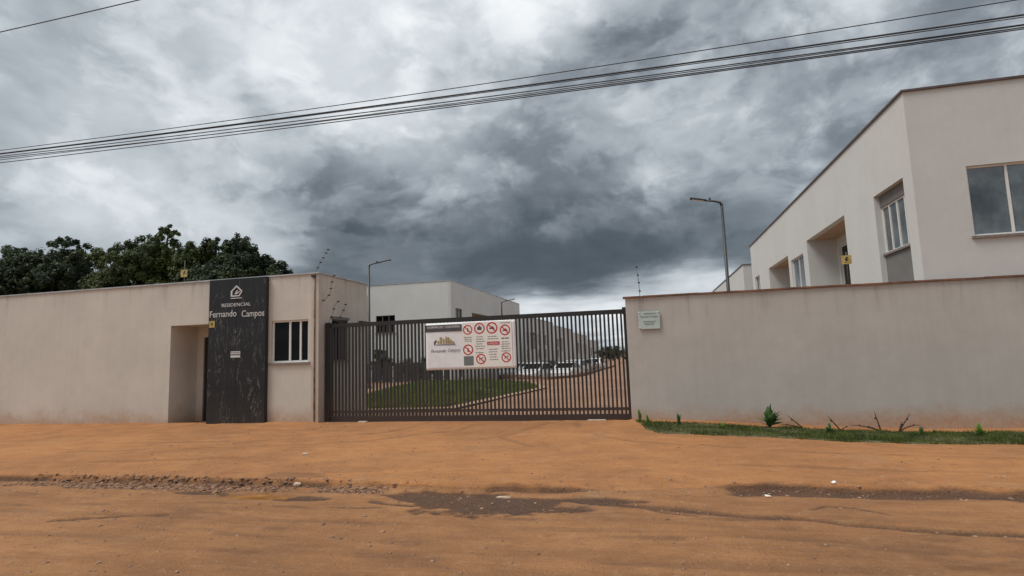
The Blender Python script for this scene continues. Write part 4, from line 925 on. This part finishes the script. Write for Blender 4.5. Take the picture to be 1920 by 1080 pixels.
# ------------------------------------------------------------------ vegetation
def leaves(P_, N_, size, m, name, parent=None, loc=None, aspect=.42):
    n = len(P_); d1 = rng.normal(size=(n, 3)); d1 -= (d1*N_).sum(1, keepdims=True)*N_; d1 /= np.linalg.norm(d1, axis=1, keepdims=True)
    d2 = np.cross(N_, d1); s = (size*rng.uniform(.6, 1.3, n))[:, None]
    V = np.stack([P_-d1*s*.5, P_-d2*s*aspect*.5+d1*s*.05, P_+d1*s*.5-N_*s*.12, P_+d2*s*aspect*.5+d1*s*.05], 1).reshape(-1, 3)
    return np_mesh(name, V, np.arange(n*4).reshape(-1, 4), m, parent)
def tree(x, y, blobs, nleaf, size, m, label, trunk_r=.35, seed=1, group='large trees behind the guardhouse', name='mango_tree', cat='tree'):
    r_ = np.random.default_rng(seed); o = thing(name, label, cat, (x, y, 0), group)
    b = MB(); top = max(z_+rr*.2 for (_, _, z_, rr) in blobs)*.55
    b.tube([(x, y, -.1), (x+.1, y, top*.35), (x-.1, y+.1, top*.7)], [trunk_r, trunk_r*.8, trunk_r*.6], 10); b.build('trunk', M_trunk, o)
    lim = MB()
    for (bx, by, bz, br) in blobs:
        p0 = Vector((x-.05, y, top*random.uniform(.4, .7))); p2 = Vector((x+bx, y+by, bz)); p1 = p0.lerp(p2, .5)+Vector((0, 0, .5))
        lim.tube([p0, p1, p2], [trunk_r*.35, trunk_r*.22, trunk_r*.08], 6)
    lim.build('limb', M_trunk, o)
    tot = sum(bb[3]**2 for bb in blobs); Ps, Ns = [], []
    for (bx, by, bz, br) in blobs:
        k = max(3, int(nleaf*br*br/tot/60)) ; nl_ = int(nleaf*br*br/tot/k)
        for j in range(k):          # twig clumps on the shell of each limb's crown
            dv = r_.normal(size=3); dv[2] = dv[2]*.8+.25; dv /= np.linalg.norm(dv); cr_ = br*r_.uniform(.62, 1.12); cc = np.array([bx, by, bz])+dv*cr_*np.array([1, 1, .8])
            cs = br*r_.uniform(.08, .22)+.09; q_ = r_.normal(size=(nl_, 3)); q_ /= np.linalg.norm(q_, axis=1, keepdims=True)
            Ps.append(cc+q_*cs*(r_.random((nl_, 1))**.45)); nn = q_*.7+dv*.5+r_.normal(size=(nl_, 3))*.5+np.array([0, 0, .35]); Ns.append(nn/np.linalg.norm(nn, axis=1, keepdims=True))
    leaves(np.concatenate(Ps), np.concatenate(Ns), size, m, 'crown', o)
    return o
def blobset(seed, n, rx, ry, z0, z1, r0, r1):
    r_ = random.Random(seed); out_ = []
    for i in range(n):
        th = r_.uniform(0, 6.283); q_ = math.sqrt(r_.random()); zf = r_.random(); sh__ = math.sqrt(max(.05, 1-zf**2.2))
        out_.append((rx*q_*sh__*math.cos(th), ry*q_*sh__*math.sin(th), z0+(z1-z0)*zf, r_.uniform(r0, r1)*(1-.25*zf)))
    return out_
tree(-28.6, 28, blobset(11, 46, 4.3, 3., 3.6, 8.2, 1.1, 1.7)+[(.8, 0, 9.65, .45), (.9, -.2, 9.2, .65), (-2.2, 0, 8.6, .8), (-.8, 0, 8.8, .8), (2.4, 0, 8.2, .8), (3.0, 0, 7.9, .7), (-3.8, 0, 8.3, .9)], 170000, .19, M_leafA, 'broad olive green tree behind the guardhouse roof, left of the darker one', .4, 2)
tree(-22.9, 28, blobset(23, 38, 2.9, 2.6, 3.4, 7.5, 1., 1.6)+[(-1.6, 0, 8.2, .75), (-1.7, 0, 8.6, .4), (.2, 0, 8.2, .8), (-.3, 0, 8.55, .55), (.5, 0, 8.0, .7), (1.9, 0, 7.2, .6), (2.35, 0, 6.9, .55), (3.0, 0, 6.35, .55), (3.35, 0, 5.8, .55), (2.7, 0, 5.4, .7), (3.2, 0, 5.1, .6)], 150000, .19, M_leafB, 'dark green tree whose crown slopes down to the guardhouse corner', .35, 3)
tree(-38.5, 29, blobset(35, 46, 4.8, 3., 3.6, 9., 1.2, 1.9)+[(-3, 0, 9.2, .9), (1.5, 0, 9.6, .8), (3.6, 0, 8.8, .9)], 140000, .22, M_leafB, 'dark broad tree at the far left edge behind the guardhouse', .4, 4)
# hedge shrubs at the end of the yard
for k, (x, y, h) in enumerate(((-4.2, 70, 2.3), (-2.2, 73, 2.3), (-.4, 71, 2.2), (1.4, 73, 2.3), (-6.0, 80, 2.3))):
    tree(x, y, [(0, 0, h*.5, .95), (.9, 0, h*.45, .8), (-.9, 0, h*.45, .8), (0, .2, h*.75, .65)], 4200, .16, M_leafB, ['dark shrub at the yard end beside the wall', 'second dark shrub at the yard end', 'dark shrub closing the yard behind the right wall', 'dark shrub farthest right at the yard end', 'dark shrub at the yard end behind the last car'][k], .05, 40+k, 'shrubs at the end of the yard', 'shrub', 'shrub')
# garden by the white block
for k, (x, y, h, r0) in enumerate(((-17.2, 34.8, 2.3, .55), (-15.4, 34.9, 1.2, .6), (-14.2, 35.0, 1.3, .65), (-19.3, 35, 1.1, .5))):
    tree(x, y, [(0, 0, h*.75, r0), (.25, 0, h*.5, r0*.9), (-.25, 0, h*.45, r0*.9)], 2200, .15, M_leafB, ['upright dark shrub by the door of the white block', 'low dark shrub beside the upright one', 'low dark shrub at the corner of the white block', 'low shrub left of the white block door'][k], .05, 60+k, 'shrubs along the white block', 'shrub', 'shrub')
# low slat fence before the white block
M_slat = mat('charcoal_slats', (.05, .05, .055), .8, .2, 4.)
lf = thing('low_fence', 'low dark slatted fence in front of the white block', 'fence', (-16, 34, 0))
for k in range(24):
    xk = -21.3+k*.38; MB().box(xk, xk+.30, 33.9, 33.93, .05, 1.25).build('slat', M_slat, lf)
for zk in (.25, .85): box('rail', M_slat, lf, -21.4, -12.2, 33.935, 33.97, zk, zk+.06)

def inside(px, py, poly):
    c = np.zeros(len(px), bool); n = len(poly)
    for i in range(n):
        (x0, y0), (x1, y1) = poly[i], poly[(i+1) % n]
        cond = ((y0 > py) != (y1 > py)) & (px < (x1-x0)*(py-y0)/(y1-y0+1e-12)+x0); c ^= cond
    return c
def grass(name, poly, n, h0, h1, w, zf, m, label, pat=.42, patsc=1.3):
    P_ = np.array(poly); out_x, out_y = [], []
    while sum(map(len, out_x)) < n:
        X = rng.uniform(P_[:, 0].min(), P_[:, 0].max(), n); Y = rng.uniform(P_[:, 1].min(), P_[:, 1].max(), n)
        jx, jy = X+.25*(fbm(X*2, Y*2, 3, 7)-.5), Y+.35*(fbm(X*2.3, Y*2.3, 3, 8)-.5)
        k = inside(jx, jy, poly) & (fbm(X*patsc, Y*patsc, 4, 12) > pat*rng.uniform(.6, 1.15, n)); out_x.append(X[k]); out_y.append(Y[k])
    X = np.concatenate(out_x)[:n]; Y = np.concatenate(out_y)[:n]; Z = zf(X, Y)
    th = rng.random(n)*6.283; h = rng.uniform(h0, h1, n)*(.5+fbm(X*1.7, Y*1.7, 3, 4)**1.5*1.4); ln = rng.normal(0, .45, (n, 2))*h[:, None]
    dx, dy = np.cos(th)*w, np.sin(th)*w
    V = np.stack([np.stack([X-dx, Y-dy, Z-.01], 1), np.stack([X+dx, Y+dy, Z-.01], 1), np.stack([X+ln[:, 0], Y+ln[:, 1], Z+h], 1)], 1).reshape(-1, 3)
    return tag(np_mesh(name, V, np.arange(n*3).reshape(-1, 3), m, nper=3), label, 'grass', kind='stuff')
lawn = [(-10.2, 16.3), (-6.1, 16.6), (-4.9, 25.4), (-6.3, 29.3), (-9.4, 33.4), (-13.9, 33.5), (-13.0, 28), (-11.9, 22.6)]
M_turf = mat('turf_soil', (.10, .095, .04), .95, .35, 1.5)
o = MB().poly([(x, y, .062) for x, y in lawn]).build('lawn_bed', M_turf); tag(o, kind='structure')
o = MB().poly([(-13.2, 33.6, .055), (-12.2, 22.3, .055), (-10.3, 15.9, .055), (-5.7, 16.2, .055), (-4.5, 25.4, .055), (-5.9, 29.6, .055), (-9.1, 33.8, .055)]).build('sandy_margin', M_sand); tag(o, kind='structure')
grass('lawn_grass', lawn, 70000, .05, .13, .014, lambda X, Y: X*0+.06, leaf_mat('lawn_blade', (.095, .135, .03), (.20, .245, .065), 1.2), 'lawn of short green grass behind the gate', .3, .8)
verge = [(-.40, 12.5), (-.26, 11.9), (-.12, 11.2), (.05, 10.78), (3.7, 10.55), (9, 10.5), (16, 10.5), (16, 12.2), (2, 12.15), (.3, 12.2)]
grass('verge_grass', [(x, y) for x, y in verge], 75000, .02, .075, .007, ground_h, M_grass, 'rough grass verge along the foot of the right wall', .36, 1.9)
Xg, Yg = np.meshgrid(np.linspace(-.5, 16, 330), np.linspace(10.3, 12.62, 60))
ins = inside((Xg+.2*(fbm(Xg*2, Yg*2, 3, 7)-.5)).ravel(), (Yg+.2*(fbm(Xg*2, Yg*2, 3, 8)-.5)).ravel(), verge).reshape(Xg.shape)
Zg = ground_h(Xg, Yg)+np.where(ins, .018, -.03)
V = np.stack([Xg, Yg, Zg], -1).reshape(-1, 3); nx, ny = Xg.shape[1], Xg.shape[0]; i = np.arange((ny-1)*(nx-1)); a = (i//(nx-1))*nx+i % (nx-1)
tag(np_mesh('verge', V, np.stack([a, a+1, a+nx+1, a+nx], -1), mat('verge_soil', (.095, .085, .035), .95, .45, 7., .6, 30), smooth=True), kind='structure')

def weed(x, y, h, nleaf, m, label, seed, lw=.035, spread=.8):
    r_ = random.Random(seed); o = thing('weed', label, 'weed', (x, y, gz(x, y)+.01)); g0 = gz(x, y)+.01
    for k in range(nleaf):
        th = r_.uniform(0, 6.283); L = h*r_.uniform(.6, 1.1); up = r_.uniform(.35, 1.)
        dx, dy = math.cos(th)*spread*(1.1-up), math.sin(th)*spread*(1.1-up)*.8; s = Vector((-math.sin(th), math.cos(th), 0))*lw*r_.uniform(.7, 1.2)
        z0 = g0+r_.uniform(0, h*.35); b = MB(); P_ = [Vector((x, y, z0))+Vector((dx*f*L, dy*f*L, L*(f*up-.35*f*f*(1-up)))) for f in (0, .35, .7, 1)]
        ws = (.25, 1, .8, .03)
        for q_ in range(3): b.quad(tuple(P_[q_]-s*ws[q_]), tuple(P_[q_]+s*ws[q_]), tuple(P_[q_+1]+s*ws[q_+1]), tuple(P_[q_+1]-s*ws[q_+1]))
        b.smooth = True; lf_ = b.build('leaf', m, o); md = lf_.modifiers.new('thick', 'SOLIDIFY'); md.thickness = .0015
    MB().tube([(x, y, g0-.03), (x+.01, y, g0+h*.6)], .005, 5).build('stem', m, o)
weed(2.18, 12.05, .36, 60, M_weed, 'bushy blue green weed against the foot of the right wall', 3, .048, 1.2)
weed(-.28, 12.30, .24, 22, M_lime, 'lime green tuft beside the gate end of the wall', 5, .018)
weed(-.12, 12.0, .20, 14, M_lime, 'small lime tuft at the tip of the grass verge', 6, .018)
weed(.48, 11.85, .22, 20, M_weed, 'dark leafy weed in the verge under the glass plaque', 7, .026)
weed(4.6, 11.7, .16, 16, M_weed, 'low leafy weed in the verge at the right', 8, .026)
weed(1.25, 11.5, .13, 26, M_lime, 'bright low weed in the verge between plaque and bushy weed', 9, .030, 1.3)
weed(3.1, 11.6, .15, 30, M_weed, 'spreading weed between the two nearest dry stalks', 10, .034, 1.3)
weed(5.4, 11.5, .18, 30, M_lime, 'bright tuft in the verge right of the dry stalks', 11, .030, 1.2)
def stems(x, y, arcs, label):
    o = thing('dry_plant', label, 'dry plant', (x, y, gz(x, y))); g0 = gz(x, y)
    for (dx, h, sag) in arcs:
        P_ = [(x+dx*f, y-.05*f, g0+h*f-sag*f*f+sag*f*.2) for f in (0, .25, .5, .75, 1)]; MB().tube(P_, [.014, .013, .012, .009, .003], 6).build('stem', M_dry, o)
        for f in (.62,):
            px, pz = x+dx*f, g0+h*f-sag*f*f+sag*f*.2; s_2 = .035 if dx > 0 else -.035
            MB().prism([(px, y-.05*f, pz), (px+s_2*.6, y-.05*f-.02, pz+.03), (px+s_2*1.4, y-.05*f, pz+.01), (px+s_2*.5, y-.05*f+.01, pz-.012)], (0, .002, .002)).build('leaf', M_dry, o)
stems(2.80, 12.2, [(-.28, .26, .0), (-.42, .16, .10)], 'dry brown stalk just right of the bushy weed')
stems(3.45, 12.2, [(-.22, .28, .0), (.12, .12, .05)], 'dry leaning stalk midway along the right verge')
stems(4.15, 12.25, [(-.10, .38, .0), (-.55, .22, .12), (-.30, .16, .08)], 'dry forked stalk fanning left near the right end of verge')
stems(4.45, 12.25, [(.20, .36, .02), (.35, .25, .15), (.05, .2, .0)], 'dry stalk arching right at the end of the photographed wall')
